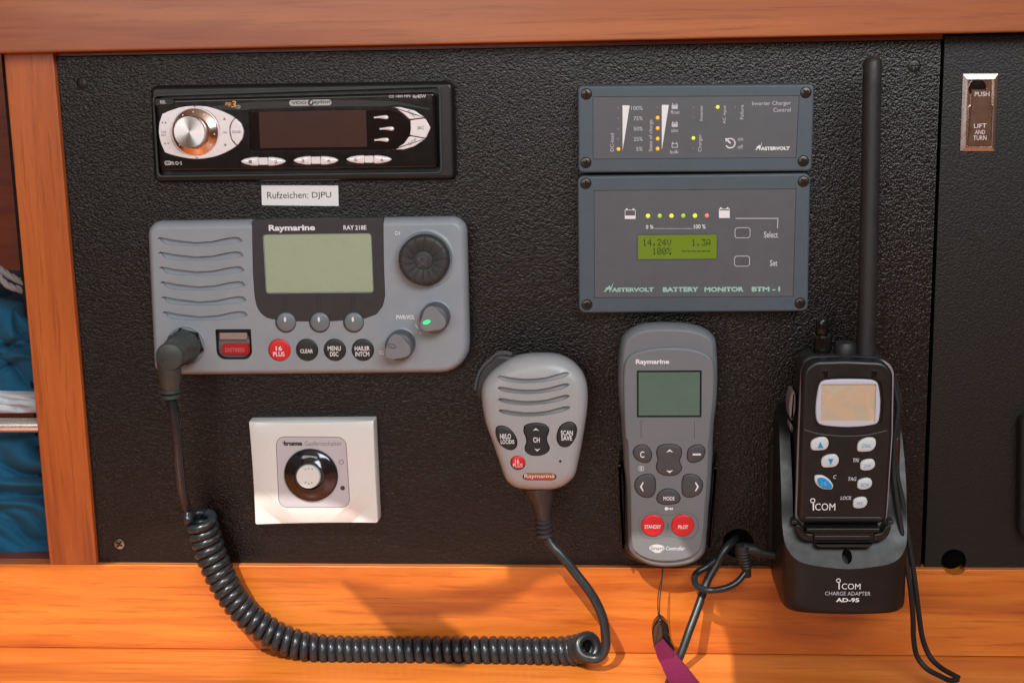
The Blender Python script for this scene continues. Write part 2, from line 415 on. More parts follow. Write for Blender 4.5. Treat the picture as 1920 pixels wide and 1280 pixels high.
def wood(name, axis, c_lo, c_hi, c_streak, rough=.32, off=0.):
    """varnished wood, grain along the x or z axis"""
    m, t, p = nt(name); N = t.nodes; K = t.links
    tc = N.new('ShaderNodeTexCoord'); mp = N.new('ShaderNodeMapping')
    mp.inputs['Scale'].default_value = (1.3, 14, 14) if axis == 'x' else (14, 14, 1.3)
    mp.inputs['Location'].default_value = (off, off * .7, off * 1.3)
    K.new(tc.outputs['Object'], mp.inputs['Vector'])
    a = N.new('ShaderNodeTexNoise'); a.inputs['Scale'].default_value = 1.6; a.inputs['Detail'].default_value = 8; a.inputs['Roughness'].default_value = .62; a.inputs['Distortion'].default_value = 1.1
    K.new(mp.outputs[0], a.inputs['Vector'])
    r = N.new('ShaderNodeValToRGB'); r.color_ramp.elements[0].position = .36; r.color_ramp.elements[0].color = c_lo; r.color_ramp.elements[1].position = .62; r.color_ramp.elements[1].color = c_hi
    K.new(a.outputs['Fac'], r.inputs[0])
    m2 = N.new('ShaderNodeMapping'); m2.inputs['Scale'].default_value = (16, 520, 520) if axis == 'x' else (520, 520, 16)
    m2.inputs['Location'].default_value = (off, off, off)
    wv = N.new('ShaderNodeVectorMath'); wv.operation = 'SCALE'; wv.inputs['Scale'].default_value = .012
    K.new(a.outputs['Color'], wv.inputs[0]); av = N.new('ShaderNodeVectorMath'); K.new(tc.outputs['Object'], av.inputs[0]); K.new(wv.outputs[0], av.inputs[1])
    K.new(av.outputs[0], m2.inputs['Vector'])
    b = N.new('ShaderNodeTexNoise'); b.inputs['Scale'].default_value = 1.; b.inputs['Detail'].default_value = 4; b.inputs['Roughness'].default_value = .6
    K.new(m2.outputs[0], b.inputs['Vector'])
    r2 = N.new('ShaderNodeMapRange'); r2.inputs['From Min'].default_value = .52; r2.inputs['From Max'].default_value = .70; r2.inputs['To Max'].default_value = .48; K.new(b.outputs['Fac'], r2.inputs['Value'])
    mx = N.new('ShaderNodeMixRGB'); K.new(r2.outputs[0], mx.inputs[0]); K.new(r.outputs[0], mx.inputs[1]); mx.inputs[2].default_value = c_streak
    # long dark figure
    m3 = N.new('ShaderNodeMapping'); m3.inputs['Scale'].default_value = (3.2, 60, 60) if axis == 'x' else (60, 60, 3.2)
    K.new(av.outputs[0], m3.inputs['Vector']); m3.inputs['Location'].default_value = (off * 2, 3, 1)
    c = N.new('ShaderNodeTexNoise'); c.inputs['Scale'].default_value = 1.; c.inputs['Detail'].default_value = 5; c.inputs['Distortion'].default_value = .6; K.new(m3.outputs[0], c.inputs['Vector'])
    r3 = N.new('ShaderNodeMapRange'); r3.inputs['From Min'].default_value = .54; r3.inputs['From Max'].default_value = .68; r3.inputs['To Max'].default_value = .5; K.new(c.outputs['Fac'], r3.inputs['Value'])
    my = N.new('ShaderNodeMixRGB'); K.new(r3.outputs[0], my.inputs[0]); K.new(mx.outputs[0], my.inputs[1]); my.inputs[2].default_value = c_streak
    K.new(my.outputs[0], p.inputs['Base Color'])
    p.inputs['Roughness'].default_value = rough; p.inputs['Coat Weight'].default_value = .25; p.inputs['Coat Roughness'].default_value = .18
    bp = N.new('ShaderNodeBump'); bp.inputs['Strength'].default_value = .15; bp.inputs['Distance'].default_value = .0002; K.new(b.outputs['Fac'], bp.inputs['Height']); K.new(bp.outputs[0], p.inputs['Normal'])
    return m
def cloth(name, c, c2):
    m, t, p = nt(name); N = t.nodes; K = t.links
    tc = N.new('ShaderNodeTexCoord'); n = N.new('ShaderNodeTexNoise'); n.inputs['Scale'].default_value = 60; n.inputs['Detail'].default_value = 8
    K.new(tc.outputs['Object'], n.inputs['Vector'])
    mx = N.new('ShaderNodeMixRGB'); mx.inputs[1].default_value = c; mx.inputs[2].default_value = c2; K.new(n.outputs['Fac'], mx.inputs[0]); K.new(mx.outputs[0], p.inputs['Base Color'])
    b = N.new('ShaderNodeTexNoise'); b.inputs['Scale'].default_value = 1500; K.new(tc.outputs['Object'], b.inputs['Vector'])
    bp = N.new('ShaderNodeBump'); bp.inputs['Strength'].default_value = .5; bp.inputs['Distance'].default_value = .0003; K.new(b.outputs['Fac'], bp.inputs['Height']); K.new(bp.outputs[0], p.inputs['Normal'])
    p.inputs['Roughness'].default_value = .9; p.inputs['Sheen Weight'].default_value = .05
    return m
def wavy(m, scale, dist):
    t = m.node_tree; p = t.nodes['Principled BSDF']; tc = t.nodes.new('ShaderNodeTexCoord'); n = t.nodes.new('ShaderNodeTexNoise'); n.inputs['Scale'].default_value = scale; n.inputs['Detail'].default_value = 1; n.inputs['Distortion'].default_value = 1.2
    b = t.nodes.new('ShaderNodeBump'); b.inputs['Strength'].default_value = 1; b.inputs['Distance'].default_value = dist
    t.links.new(tc.outputs['Object'], n.inputs['Vector']); t.links.new(n.outputs['Fac'], b.inputs['Height']); t.links.new(b.outputs[0], p.inputs['Normal'])
def brushed(name):
    """spun aluminium: anisotropic disc"""
    m, t, p = nt(name); p.inputs['Base Color'].default_value = S(225, 222, 222); p.inputs['Metallic'].default_value = 1; p.inputs['Roughness'].default_value = .28
    N = t.nodes; K = t.links
    tg = N.new('ShaderNodeTangent'); tg.direction_type = 'RADIAL'; tg.axis = 'Y'; K.new(tg.outputs[0], p.inputs['Tangent'])
    p.inputs['Anisotropic'].default_value = .85
    return m
M_ = {}
M_['panel'] = leather('grained black panel', S(15, 11, 11), 800, .46, .25, .0006)
M_['panel_fine'] = leather('fine grained black panel', S(18, 17, 17), 850, .3, .45)
M_['wood_rail'] = wood('varnished rail wood', 'x', S(150, 76, 36), S(180, 104, 54), S(112, 46, 26), .34, 1.3)
M_['wood_stile'] = wood('varnished stile wood', 'z', S(172, 84, 34), S(202, 110, 50), S(120, 50, 20), .36, 4.1)
M_['wood_board'] = wood('varnished board wood', 'x', S(186, 92, 28), S(222, 132, 50), S(134, 50, 14), .36, 7.7)
M_['wood_table'] = wood('varnished table wood', 'x', S(188, 94, 30), S(224, 134, 52), S(138, 54, 14), .33, 11.2)
M_['wood_dark'] = wood('dark red locker wood', 'x', S(120, 52, 30), S(150, 70, 42), S(88, 36, 20), .4, 2.2)
M_['void'] = plastic('matte black and cavity shade', S(14, 12, 12), .8)  # also puts shade into screw slots and the wall behind the panel
M_['black_gloss'] = plastic('glossy black plastic', S(20, 18, 19), .16, var=.05, dust=.4)
M_['black_satin'] = plastic('satin black plastic', S(26, 25, 26), .36, .12, 3000, dust=.5)
M_['black_matte'] = plastic('matte black plastic', S(34, 33, 34), .52, .25, 2200, dust=.5)
M_['cradle_black'] = plastic('cradle black plastic', S(17, 17, 19), .42, .2, 1800, dust=.5)
M_['rim_grey'] = plastic('dull grey rim', S(70, 74, 76), .45)
M_['glass_brown'] = plastic('brown tinted display glass', S(72, 50, 46), .12, var=.04)
M_['glass_black'] = plastic('black display glass', S(26, 18, 18), .10, var=.04)
M_['silver'] = plastic('silver painted plastic', S(240, 234, 236), .26, metal=.15, var=.03)
M_['chrome'] = plastic('chrome', S(225, 215, 212), .07, metal=1., var=.02)
M_['chrome_frame'] = plastic('worn chrome', S(235, 225, 220), .24, metal=1., var=.03)
M_['chrome_soft'] = plastic('polished dial metal', S(226, 198, 184), .18, metal=1., var=.02)
M_['spun'] = brushed('spun aluminium')
M_['ray_grey'] = plastic('blue grey moulded plastic', S(144, 152, 160), .42, .25, 1500, .04)
M_['ray_mic'] = plastic('light grey moulded plastic', S(160, 163, 166), .34, .2, 1500, .03)
M_['ray_remote'] = plastic('mid grey rubbery plastic', S(113, 117, 122), .5, .12, 2600, .03)
M_['ray_remote_key'] = plastic('dark grey rubber key', S(72, 72, 76), .5, .1, 2600, .03)
M_['ray_key'] = plastic('pale grey key', S(112, 120, 128), .35, var=.03)
M_['ray_dark'] = plastic('dark charcoal surround', S(50, 50, 53), .42, .2, 2400, .05)
M_['key_black'] = plastic('black rubber key', S(36, 40, 43), .42, .1, 2600)
M_['knob_black'] = plastic('black knob rubber', S(50, 50, 52), .5, .15, 2600, .12, dust=.7)
M_['knob_grey'] = plastic('grey knob cap', S(122, 126, 132), .42, var=.04)
M_['knob_dark'] = plastic('dark grey knob grip', S(84, 86, 91), .5, var=.06)
M_['red'] = plastic('red key', S(214, 40, 46), .35, var=.04)
M_['lcd_ray'] = plastic('grey green display', S(160, 174, 148), .3, var=.02)
M_['lcd_remote'] = plastic('dark green display', S(90, 114, 104), .2, var=.05)
M_['lcd_icom'] = plastic('silvered display', S(208, 192, 166), .14, metal=.25, var=.04)
wavy(M_['lcd_icom'], 40, .0045)
M_['icom_frame'] = plastic('pearly grey window frame', S(190, 190, 205), .3, var=.03)
M_['icom_key'] = plastic('translucent white key', S(200, 206, 208), .35, var=.03)
M_['blue_ink'] = plastic('blue ink', S(30, 140, 205), .4)
M_['mv_frame'] = plastic('slate grey case', S(74, 86, 95), .5, .15, 2600, .04)
M_['mv_face'] = plastic('warm grey overlay film', S(88, 90, 95), .45, .06, 3000, .03)
M_['mv_key'] = plastic('overlay film key', S(83, 85, 90), .42, .06, 3000, .03)
M_['steel_dark'] = plastic('dark steel screw', S(74, 66, 60), .34, metal=.85)
M_['steel_black'] = plastic('blackened screw', S(44, 38, 34), .35, metal=.5)
M_['steel'] = plastic('bright screw', S(150, 145, 138), .28, metal=1.)
M_['white_ink'] = plastic('white ink', S(232, 232, 236), .5, var=.02)
M_['cream_ink'] = plastic('grey ink', S(196, 196, 202), .5, var=.02)
M_['green_ink'] = plastic('pale green ink', S(150, 196, 182), .5, var=.02)
M_['dark_ink'] = plastic('dark ink', S(58, 56, 60), .5, var=.02)
M_['grey_ink'] = plastic('mid grey ink', S(128, 124, 128), .5, var=.02)
M_['orange_ink'] = plastic('amber ink', S(226, 158, 70), .5, var=.02)
M_['lcd_ink'] = plastic('lcd segment', S(26, 52, 20), .5, var=.02)
M_['lcd_green'] = emit('backlit green display', S(116, 140, 24), .24, S(100, 120, 36))
M_['led_amber'] = emit('lit amber lamp', S(250, 165, 20), .85)
M_['led_yellow'] = emit('lit yellow green lamp', S(205, 225, 40), .8)
M_['led_dim'] = emit('dim yellow green lamp', S(160, 185, 60), .5)
M_['led_red'] = emit('lit red lamp', S(220, 120, 90), .5)
M_['led_green'] = emit('lit green mark', S(60, 230, 130), .9)
M_['led_off'] = plastic('unlit lamp', S(128, 116, 118), .3)
M_['truma_white'] = plastic('off white plastic', S(222, 225, 224), .22, var=.015)
M_['truma_label'] = plastic('silver grey label', S(190, 190, 196), .4, var=.015)
M_['truma_ring'] = plastic('smoked chrome ring', S(84, 82, 88), .11, metal=.9, var=.03)
M_['paper'] = plastic('white label paper', S(240, 236, 236), .6, var=.02)
M_['cable'] = plastic('blue black cable sheath', S(34, 39, 44), .28, .1, 1500, .14, dust=.7)
M_['cable_grey'] = plastic('dark grey cable sheath', S(36, 39, 41), .36, .1, 1500, .1)
M_['cord'] = plastic('woven black cord', S(22, 22, 23), .7, .8, 1800, .2)
M_['plug_rubber'] = plastic('lightened black connector rubber', S(60, 66, 64), .4, .3, 1400, .18, dust=.9)  # black lightened to make up for the missing edge highlight
M_['pink'] = plastic('magenta webbing', S(122, 14, 66), .85, 1.5, 1100, .2)
def webbing(name, col):
    m, t, p = nt(name); N = t.nodes; K = t.links; tc = N.new('ShaderNodeTexCoord'); hs = []
    for k_, rot in ((0, .95), (1, -.62)):
        mp = N.new('ShaderNodeMapping'); mp.inputs['Rotation'].default_value = (0, rot, 0); K.new(tc.outputs['Object'], mp.inputs['Vector'])
        wv = N.new('ShaderNodeTexWave'); wv.inputs['Scale'].default_value = (420, 300)[k_]; wv.inputs['Distortion'].default_value = .6; K.new(mp.outputs[0], wv.inputs['Vector']); hs.append(wv)
    mu = N.new('ShaderNodeMath'); mu.operation = 'MULTIPLY'; K.new(hs[0].outputs['Fac'], mu.inputs[0]); K.new(hs[1].outputs['Fac'], mu.inputs[1])
    mx = N.new('ShaderNodeMixRGB'); mx.inputs[1].default_value = [c_ * .55 for c_ in col[:3]] + [1]; mx.inputs[2].default_value = [min(1, c_ * 1.25) for c_ in col[:3]] + [1]
    K.new(mu.outputs[0], mx.inputs[0]); K.new(mx.outputs[0], p.inputs['Base Color']); p.inputs['Roughness'].default_value = .85
    b = N.new('ShaderNodeBump'); b.inputs['Strength'].default_value = .9; b.inputs['Distance'].default_value = .0004; K.new(mu.outputs[0], b.inputs['Height']); K.new(b.outputs[0], p.inputs['Normal'])
    return m
M_['pink'] = webbing('magenta webbing', S(134, 16, 74))
M_['rail'] = plastic('polished rail', S(238, 234, 230), .26, metal=.75, var=.02)
M_['buckle'] = plastic('brown black buckle', S(70, 48, 38), .3, var=.1)
M_['badge'] = plastic('copper reflecting badge', S(196, 110, 78), .2, metal=.8)
M_['clear'] = plastic('clear plastic cover', S(150, 135, 128), .1, var=.05)
M_['blue_cloth'] = cloth('blue cotton', S(12, 78, 112), S(22, 102, 138))
M_['navy_cloth'] = cloth('navy cloth', S(18, 34, 56), S(26, 44, 68))
M_['white_cloth'] = cloth('white cotton', S(206, 210, 218), S(222, 226, 232))
M_['rope'] = cloth('grey cord', S(130, 126, 126), S(170, 166, 164))
# ---------------------------------------------------------------- setting
def slab(name, label, cat, pts, h0, h1, mat, bev=.8, r=0, cuts=None, kind=None):
    out = quad(pts, h1, r)
    c = sum(out, Vector((0, 0))) / len(out)
    t = None
    bm = bmesh.new(); rings_into(bm, solid_rings(out, h0, h1, bev, 3))
    class TT: pass
    t = TT(); t.org = Vector((c.x, -h0 / 1000, c.y)); t.o = None
    o = finish(bm, name, t, None, mat, None, cuts=cuts) if False else None
    bmesh.ops.recalc_face_normals(bm, faces=bm.faces)
    return bm
th_panel = Thing('instrument_panel', 'large black grained panel carrying the radios, displays and controls', 'panel', W(955, 1064, 0))
PQ = [(104, 106), (1766, 74), (1727, 1066), (184, 1060)]
solid('board', th_panel, quad(PQ, 0), -6, 0, M_['panel'], bev=.7,
      cuts=[cut(circ(1384, 1018, 29, 0), -20), cut(circ(224, 1019, 11.6, 0), -.7), cut(circ(154, 157, 11, 0), -.7), cut(circ(1714, 125, 13.2, 0), -.7)])
screw(th_panel, 154, 157, 10, -.62, M_['steel_black'], 20)
screw(th_panel, 1714, 125, 12, -.62, M_['steel_black'], 0)
screw(th_panel, 224, 1019, 10.5, -.62, M_['steel'], 35)
th_rp = Thing('side_panel', 'finely grained black panel at the right with a chrome latch and a round hole', 'panel', W(1845, 1066, 0))
solid('board', th_rp, quad([(1771, 68), (2080, 60), (2060, 1069), (1733, 1067)], .5), -6, .5, M_['panel_fine'], bev=.7,
      cuts=[cut(circ(1788, 1051, 23.5, .5), -20)])
# wood round the panel
def level(q):
    z = U(960, 1221, 4.5)[1]; q[2].y = z; q[3].y = z - .0002; return q
def plank(name, label, pts, h0, h1, mat, bev=1.2):
    c = W(sum(p[0] for p in pts) / 4, sum(p[1] for p in pts) / 4, h0)
    th = Thing(name, label, 'wood trim', c)
    o = solid(name, th, level(quad(pts, h1)) if name == 'wooden_backboard' else quad(pts, h1), h0, h1, mat, bev=bev, seg=4, cuts=[cut(circ(1788, 1051, 23.5, .5), -20)] if name == 'wooden_backboard' else None)
    # the thing is this single mesh: lift it to top level
    o.parent = None; o.location = c; o['label'] = label; o['category'] = 'wood trim'
    bpy.data.objects.remove(th.o); return o
plank('wooden_rail', 'broad varnished wooden rail running along the top above the black panels', [(-160, -140), (2080, -140), (2080, 57), (-160, 104)], -8, 16, M_['wood_rail'])
plank('wooden_post', 'upright varnished wooden post between the open locker and the black panel', [(6, 96), (99, 94), (181, 1058), (93, 1058)], -30, 4, M_['wood_stile'], .8)
zt = None
plank('wooden_backboard', 'orange wooden board standing along the bottom edge behind the coiled cable', [(-160, 1056.5), (2080, 1069), (2080, 1222.2), (-160, 1218.5)], -5.5, 4.5, M_['wood_board'], .5)
plank('wooden_batten', 'thin strip of dark red wood in the gap under the top rail', [(101, 70), (1768, 40), (1767, 74.5), (103, 106.5)], -5.5, -1.0, M_['wood_dark'], .3)
def wbox(name, x0, x1, y0, y1, z0, z1, mat, kind='structure'):
    bm = bmesh.new(); box_bm(bm, (0, 0, 0), (x1 - x0, y1 - y0, z1 - z0))
    bmesh.ops.recalc_face_normals(bm, faces=bm.faces)
    bmesh.ops.bevel(bm, geom=bm.edges[:], offset=.0006, segments=2, affect='EDGES')
    me = bpy.data.meshes.new(name); bm.to_mesh(me); bm.free(); me.materials.append(mat)
    o = bpy.data.objects.new(name, me); COL.objects.link(o); o.location = ((x0 + x1) / 2, (y0 + y1) / 2, (z0 + z1) / 2)
    if kind: o['kind'] = kind
    return o
ZT = U(960, 1221, 4.5)[1] - .0005            # table level
wbox('table_top', -.6, .6, -.62, .0049, ZT - .03, ZT, M_['wood_table'])
wbox('back_wall', -.30, .62, .030, .040, ZT - .03, .32, M_['void'])  # painted black to read as the dark behind the panel holes
xl = U(95, 600, 0)[0]
zf = U(50, 1058, 4)[1] - .0015; 
wbox('locker_floor', -.62, xl - .004, -.0030, .17, zf - .012, zf, M_['wood_dark'])
wbox('locker_wall', -.62, xl + .02, .171, .18, zf - .012, .32, M_['wood_dark'])
wbox('locker_side', U(110, 600, 0)[0] + .012, U(110, 600, 0)[0] + .024, .034, .17, zf + .001, .32, M_['wood_dark'])
# dark equipment at the far right edge
th = Thing('equipment_housing', 'edge of a dull black housing at the right border', 'device', W(1940, 1000, 0))
solid('housing', th, quad([(1914, 780), (2040, 780), (2030, 1030), (1912, 1010)], 9, 5), .5, 9, M_['void'], bev=2.5)
screw(th, 1917, 990, 2, 8.6, M_['steel'])
# locker contents ------------------------------------------------
def along(p, u):
    f = u * (len(p) - 1); i = min(len(p) - 2, int(f)); return p[i].lerp(p[i + 1], f - i)
def drape(name, label, cat, mat, pts_top, pts_bot, h_mid, bulge, folds, seed, nx=40, nz=46):
    """a soft folded bundle: rows run from the top edge to the bottom edge, the front rolls forward, the back is closed"""
    rs = random.Random(seed); bm = bmesh.new(); ph = [(rs.uniform(0, 6.28), rs.uniform(.6, 1.5), rs.uniform(-.9, .9)) for _ in range(folds)]
    rows = []
    for j in range(nz):
        v = j / (nz - 1)
        row = []
        for i in range(nx):
            u = i / (nx - 1)
            t = catmull(pts_top, False, 8); b = catmull(pts_bot, False, 8)
            a = along(t, u); c = along(b, u)
            px = a[0] * (1 - v) + c[0] * v; py = a[1] * (1 - v) + c[1] * v
            e = math.sin(math.pi * min(1, max(0, v)))
            h = h_mid + bulge * e ** .5
            for k, (p0, f, sl) in enumerate(ph):
                w_ = math.sin(6.28 * (v * f * 1.7 + sl * u * 1.1) + p0 + 1.6 * math.sin(3 * u + p0) + .8 * math.sin(9 * v + 4 * u))
                h += (1.0 - abs(w_) ** .65 * 1.0) * 11 * -e ** .5
            P = W(px, py, h); row.append(bm.verts.new(P))
        rows.append(row)
    back = []
    for a, b in zip(rows[:-1], rows[1:]):
        for i in range(nx - 1): bm.faces.new((a[i], a[i + 1], b[i + 1], b[i]))
    geo = bmesh.ops.extrude_face_region(bm, geom=bm.faces[:])
    vs = [g for g in geo['geom'] if isinstance(g, bmesh.types.BMVert)]
    for v in vs: v.co.y = max(v.co.y + .02, (-h_mid / 1000) + .05)
    c = W(10, (pts_bot[0][1]), h_mid)
    class TT: pass
    t = TT(); t.org = c; t.o = None
    bmesh.ops.recalc_face_normals(bm, faces=bm.faces); bmesh.ops.translate(bm, verts=bm.verts, vec=-c)
    me = bpy.data.meshes.new(name); bm.to_mesh(me); bm.free(); me.materials.append(mat)
    for p in me.polygons: p.use_smooth = True
    o = bpy.data.objects.new(name, me); COL.objects.link(o); o.location = c; o['label'] = label; o['category'] = cat
    s = o.modifiers.new('sub', 'SUBSURF'); s.levels = 1; s.render_levels = 1
    return o
V2 = lambda *p: [Vector(q) for q in p]
drape('folded_clothing', 'blue cotton garment heaped below the chrome rail in the locker', 'clothing', M_['blue_cloth'], V2((-90, 822), (20, 820), (120, 818)), V2((-90, 1046), (20, 1044), (125, 1036)), -24, 12, 3, 3)
drape('folded_clothing', 'blue cotton garment folded above the white cloth in the locker', 'clothing', M_['blue_cloth'], V2((-90, 560), (10, 575), (40, 590), (120, 640)), V2((-90, 742), (20, 742), (120, 740)), -30, 12, 3, 9)
drape('folded_clothing', 'dark navy garment on top of the heap in the locker', 'clothing', M_['navy_cloth'], V2((-90, 524), (20, 530), (110, 545)), V2((-90, 700), (20, 700), (110, 700)), -52, 12, 2, 5)
drape('white_cloth', 'white cloth lying just above the chrome rail in the locker', 'cloth', M_['white_cloth'], V2((-90, 732), (20, 736), (110, 742)), V2((-90, 778), (20, 777), (110, 775)), -22, 5, 1, 4, 30, 12)
def single(name, label, cat, o, extra=None):
    """make a one-mesh thing from a mesh built in world coordinates"""
    me = o.data; c = Vector((sum(v.co.x for v in me.vertices) / len(me.vertices), max(v.co.y for v in me.vertices), min(v.co.z for v in me.vertices)))
    for v in me.vertices: v.co -= c
    o.location = c; o['label'] = label; o['category'] = cat; return o
bm = bmesh.new(); tube_bm(bm, [W(-90, 797, -8), W(110, 797, -8)], L(13, 50, 797, -8), 24)
single('locker_rail', 'polished chrome bar across the front of the open locker', 'rail', finish(bm, 'locker_rail', None, None, M_['rail'], sharp=60, wn=False))
for k, (lab, pts) in enumerate((('upper grey cord draped over the heap in the locker', [(-60, 470, -36), (-10, 498, -32), (20, 518, -30), (60, 538, -34), (90, 560, -40)]),
                               ('lower grey cord draped over the heap in the locker', [(-60, 492, -34), (-10, 512, -30), (15, 535, -28), (50, 548, -34), (80, 575, -44)]))):
    bm = bmesh.new()
    for q in range(3):
        P = wpath(pts, 10); off = []
        for i, p in enumerate(P):
            a = i * .55 + q * 2.094; off.append(p + Vector((0, math.cos(a), math.sin(a))) * .0011)
        tube_bm(bm, off, .0013, 8)
    single('cord', lab, 'cord', finish(bm, 'cord', None, None, M_['rope'], sharp=60, wn=False))

# unseen blocker added to shape the sun patch; keeps sun off the upper panel
ZR = .84
def on_blocker(px, py, h=4.5):
    p = W(px, py, h); t = (ZR - p.z) / -SUN.z
    q = p - SUN * t; return Vector((q.x, q.y))
hole = [on_blocker(*q) for q in [(-420, 1062), (190, 1063), (250, 990), (420, 940), (590, 944), (640, 958), (700, 990), (830, 1030), (950, 1058), (952, 1092), (900, 1104), (800, 1114), (740, 1112), (700, 1103), (640, 1094), (700, 1150), (738, 1192), (790, 1260), (900, 1300), (905, 1240), (862, 1190), (810, 1153), (900, 1150), (970, 1120), (1010, 1090), (1080, 1068), (1290, 1060), (1335, 1125), (1362, 1190), (1420, 1420), (1400, 1900), (-420, 1900)]]
bm = bmesh.new()
box_bm(bm, (-.2, -.75, 0), (2.4, 1.9, .0024)); bmesh.ops.recalc_face_normals(bm, faces=bm.faces)
me = bpy.data.meshes.new('sun_blocker'); bm.to_mesh(me); bm.free(); ro = bpy.data.objects.new('sun_blocker', me); COL.objects.link(ro); ro.location.z = ZR + .0013
bm = bmesh.new(); lo = [bm.verts.new((p.x, p.y, ZR - .1)) for p in hole]; hi = [bm.verts.new((p.x, p.y, ZR + .2)) for p in hole]
bm.faces.new(lo); bm.faces.new(list(reversed(hi)))
for i in range(len(lo)): bm.faces.new((lo[i - 1], lo[i], hi[i], hi[i - 1]))
bmesh.ops.recalc_face_normals(bm, faces=bm.faces)
cm = bpy.data.meshes.new('c'); bm.to_mesh(cm); bm.free(); co = bpy.data.objects.new('c', cm); COL.objects.link(co)
md = ro.modifiers.new('b', 'BOOLEAN'); md.solver = 'EXACT'; md.object = co
bpy.context.view_layer.update()
nm = bpy.data.meshes.new_from_object(ro.evaluated_get(bpy.context.evaluated_depsgraph_get())); ro.modifiers.clear(); ro.data = nm
bpy.data.objects.remove(co); bpy.data.meshes.remove(cm); nm.materials.clear(); nm.materials.append(plastic('cream blocker sheet', S(215, 208, 196), .7)); ro['kind'] = 'structure'
# ---------------------------------------------------------------- car radio
c = ZC(260, 130, 3.097); k = ZC(280, 180, 9.145)
th = Thing('car_radio', 'black car radio with a silver oval control pad and dark display at the top left', 'radio', W(565, 342, 0))
bz = quad([(280, 162), (850, 153), (854, 337), (287, 342)], 7, 3.6)
rimo = quad([(285, 178), (826, 160), (829, 326), (294, 333)], 8.2, 3.0)
rec = inset(rimo, .0011)
# outer bezel: flares back to the panel
bm = bmesh.new()
rings_into(bm, [(inset(bz, -.0004), .05), (bz, 4.5), (inset(bz, .0009), 6.2), (inset(bz, .0024), 7.0)])
finish(bm, 'bezel', th, None, M_['black_satin'], cuts=[cut(rec, 2.0)], sharp=45)
ring_solid('rim', th, rimo, rec, 6.5, 8.4, M_['rim_grey'], bev=.45)
fp = quad([(291, 187), (815, 173), (820, 315), (300, 321)], 12, 2.2)
glass = px_poly([(640, 247), (800, 243), (1000, 239), (1250, 235), (1470, 235), (1530, 255), (1572, 298), (1585, 345), (1572, 400), (1530, 442), (1470, 468), (1250, 471), (1000, 472), (800, 474), (650, 476)], 12, c)
glass = rnd(glass, .001, 3)
padL = px_poly([(225, 310), (330, 260), (520, 195), (765, 172), (1000, 185), (1250, 265), (1470, 375), (1580, 480), (1622, 600), (1600, 730), (1510, 855), (1300, 975), (1100, 1045), (830, 1080), (560, 1050), (270, 968), (205, 820), (165, 620), (180, 440)], 12.6, k, True, 4)
cres = px_poly([(1472, 220), (1520, 221), (1600, 240), (1662, 282), (1695, 340), (1668, 402), (1600, 448), (1540, 466), (1474, 466), (1500, 457), (1540, 432), (1572, 385), (1580, 345), (1570, 297), (1540, 262), (1505, 235)], 12, c, False)
lz = [rect(588, 510, 857, 561, 12, 4.0, c, 8), rect(893, 505, 1163, 555, 12, 4., c, 8), rect(1200, 500, 1473, 548, 12, 4., c, 8)]
rel = px_poly([(95, 170), (175, 167), (205, 180), (214, 195), (200, 208), (95, 214)], 12, c)
solid('faceplate', th, fp, 1.5, 12, M_['black_gloss'], bev=1.6, seg=5,
      cuts=[cut(inset(glass, -.0002), 11.4), cut(inset(padL, -.0003), 11.0), cut(inset(cres, -.0002), 11.2), cut(inset(rnd(rel, .0012, 4), -.0002), 11.3)] + [cut(inset(q, -.0002), 11.2) for q in lz])
solid('display_glass', th, inset(glass, .0002), 11.0, 11.75, M_['glass_black'], bev=.1)
solid('display', th, quad([(697, 250), (1320, 237), (1327, 450), (706, 458)], 11.8, .4, c), 11.5, 11.9, M_['glass_brown'], bev=.05)
# raised shoulder strip across the top and a swept strip below
flat('shoulder', th, [px_poly([(300, 230), (640, 238), (640, 232), (900, 222), (1250, 216), (1440, 216), (1500, 205), (1690, 238), (1690, 228), (1500, 188), (1300, 180), (1000, 180), (700, 190), (560, 200)], 12, c)], 12, M_['black_satin'], t=.35)
# silver control pad in three pieces
cx_ = lambda pts: px_poly(pts, 12.6, k)
seam = .00016
def split(poly, f): return [p for p in poly if f(p)]
# left pad cut by the vertical seam, right pad, sound key
arcp = lambda a0, a1, n, r: [(790 + r * math.cos(math.radians(a0 + (a1 - a0) * i / n)), 622 - r * math.sin(math.radians(a0 + (a1 - a0) * i / n))) for i in range(n + 1)]
pl = px_poly(arcp(94, 266, 26, 426) + [(822, 1078), (690, 1072), (560, 1050), (400, 1012), (270, 968), (205, 820), (178, 720), (165, 620), (168, 520), (180, 440), (225, 310), (330, 262), (520, 198), (640, 180), (756, 173)], 12.6, k)
pr = px_poly(arcp(-86, 86, 26, 426) + [(774, 173), (880, 175), (1000, 185), (1130, 220), (1250, 265), (1360, 315), (1462, 372), (1400, 460), (1378, 520), (1372, 590), (1378, 660), (1400, 740), (1440, 805), (1495, 858), (1400, 922), (1300, 975), (1200, 1015), (1100, 1045), (960, 1070), (836, 1080)], 12.6, k)
ps = px_poly([(1474, 380), (1580, 480), (1622, 600), (1600, 730), (1510, 852), (1415, 740), (1385, 590), (1412, 462)], 12.6, k)
solid('control_pad', th, pl, 11, 13.0, M_['silver'], bev=.25, seg=2)
solid('control_pad', th, pr, 11, 13.0, M_['silver'], bev=.25, seg=2)
solid('sound_key', th, rnd(ps, .0008, 3), 11, 13.1, M_['silver'], bev=.5)
B = W(*k(790, 622), 12.0)
lathe('bowl', th, B, (0, -1, 0), [(14.0, -1), (14.0, .4), (13.3, .9), (12.9, .5)], M_['silver'], 56)
kb = lathe('dial_ring', th, B, (0, -1, 0), [(13.0, -.6), (13.0, .8), (12.4, 1.3), (9.6, 2.4), (8.9, 3.0), (8.7, 6.0)], M_['chrome_soft'], 64)
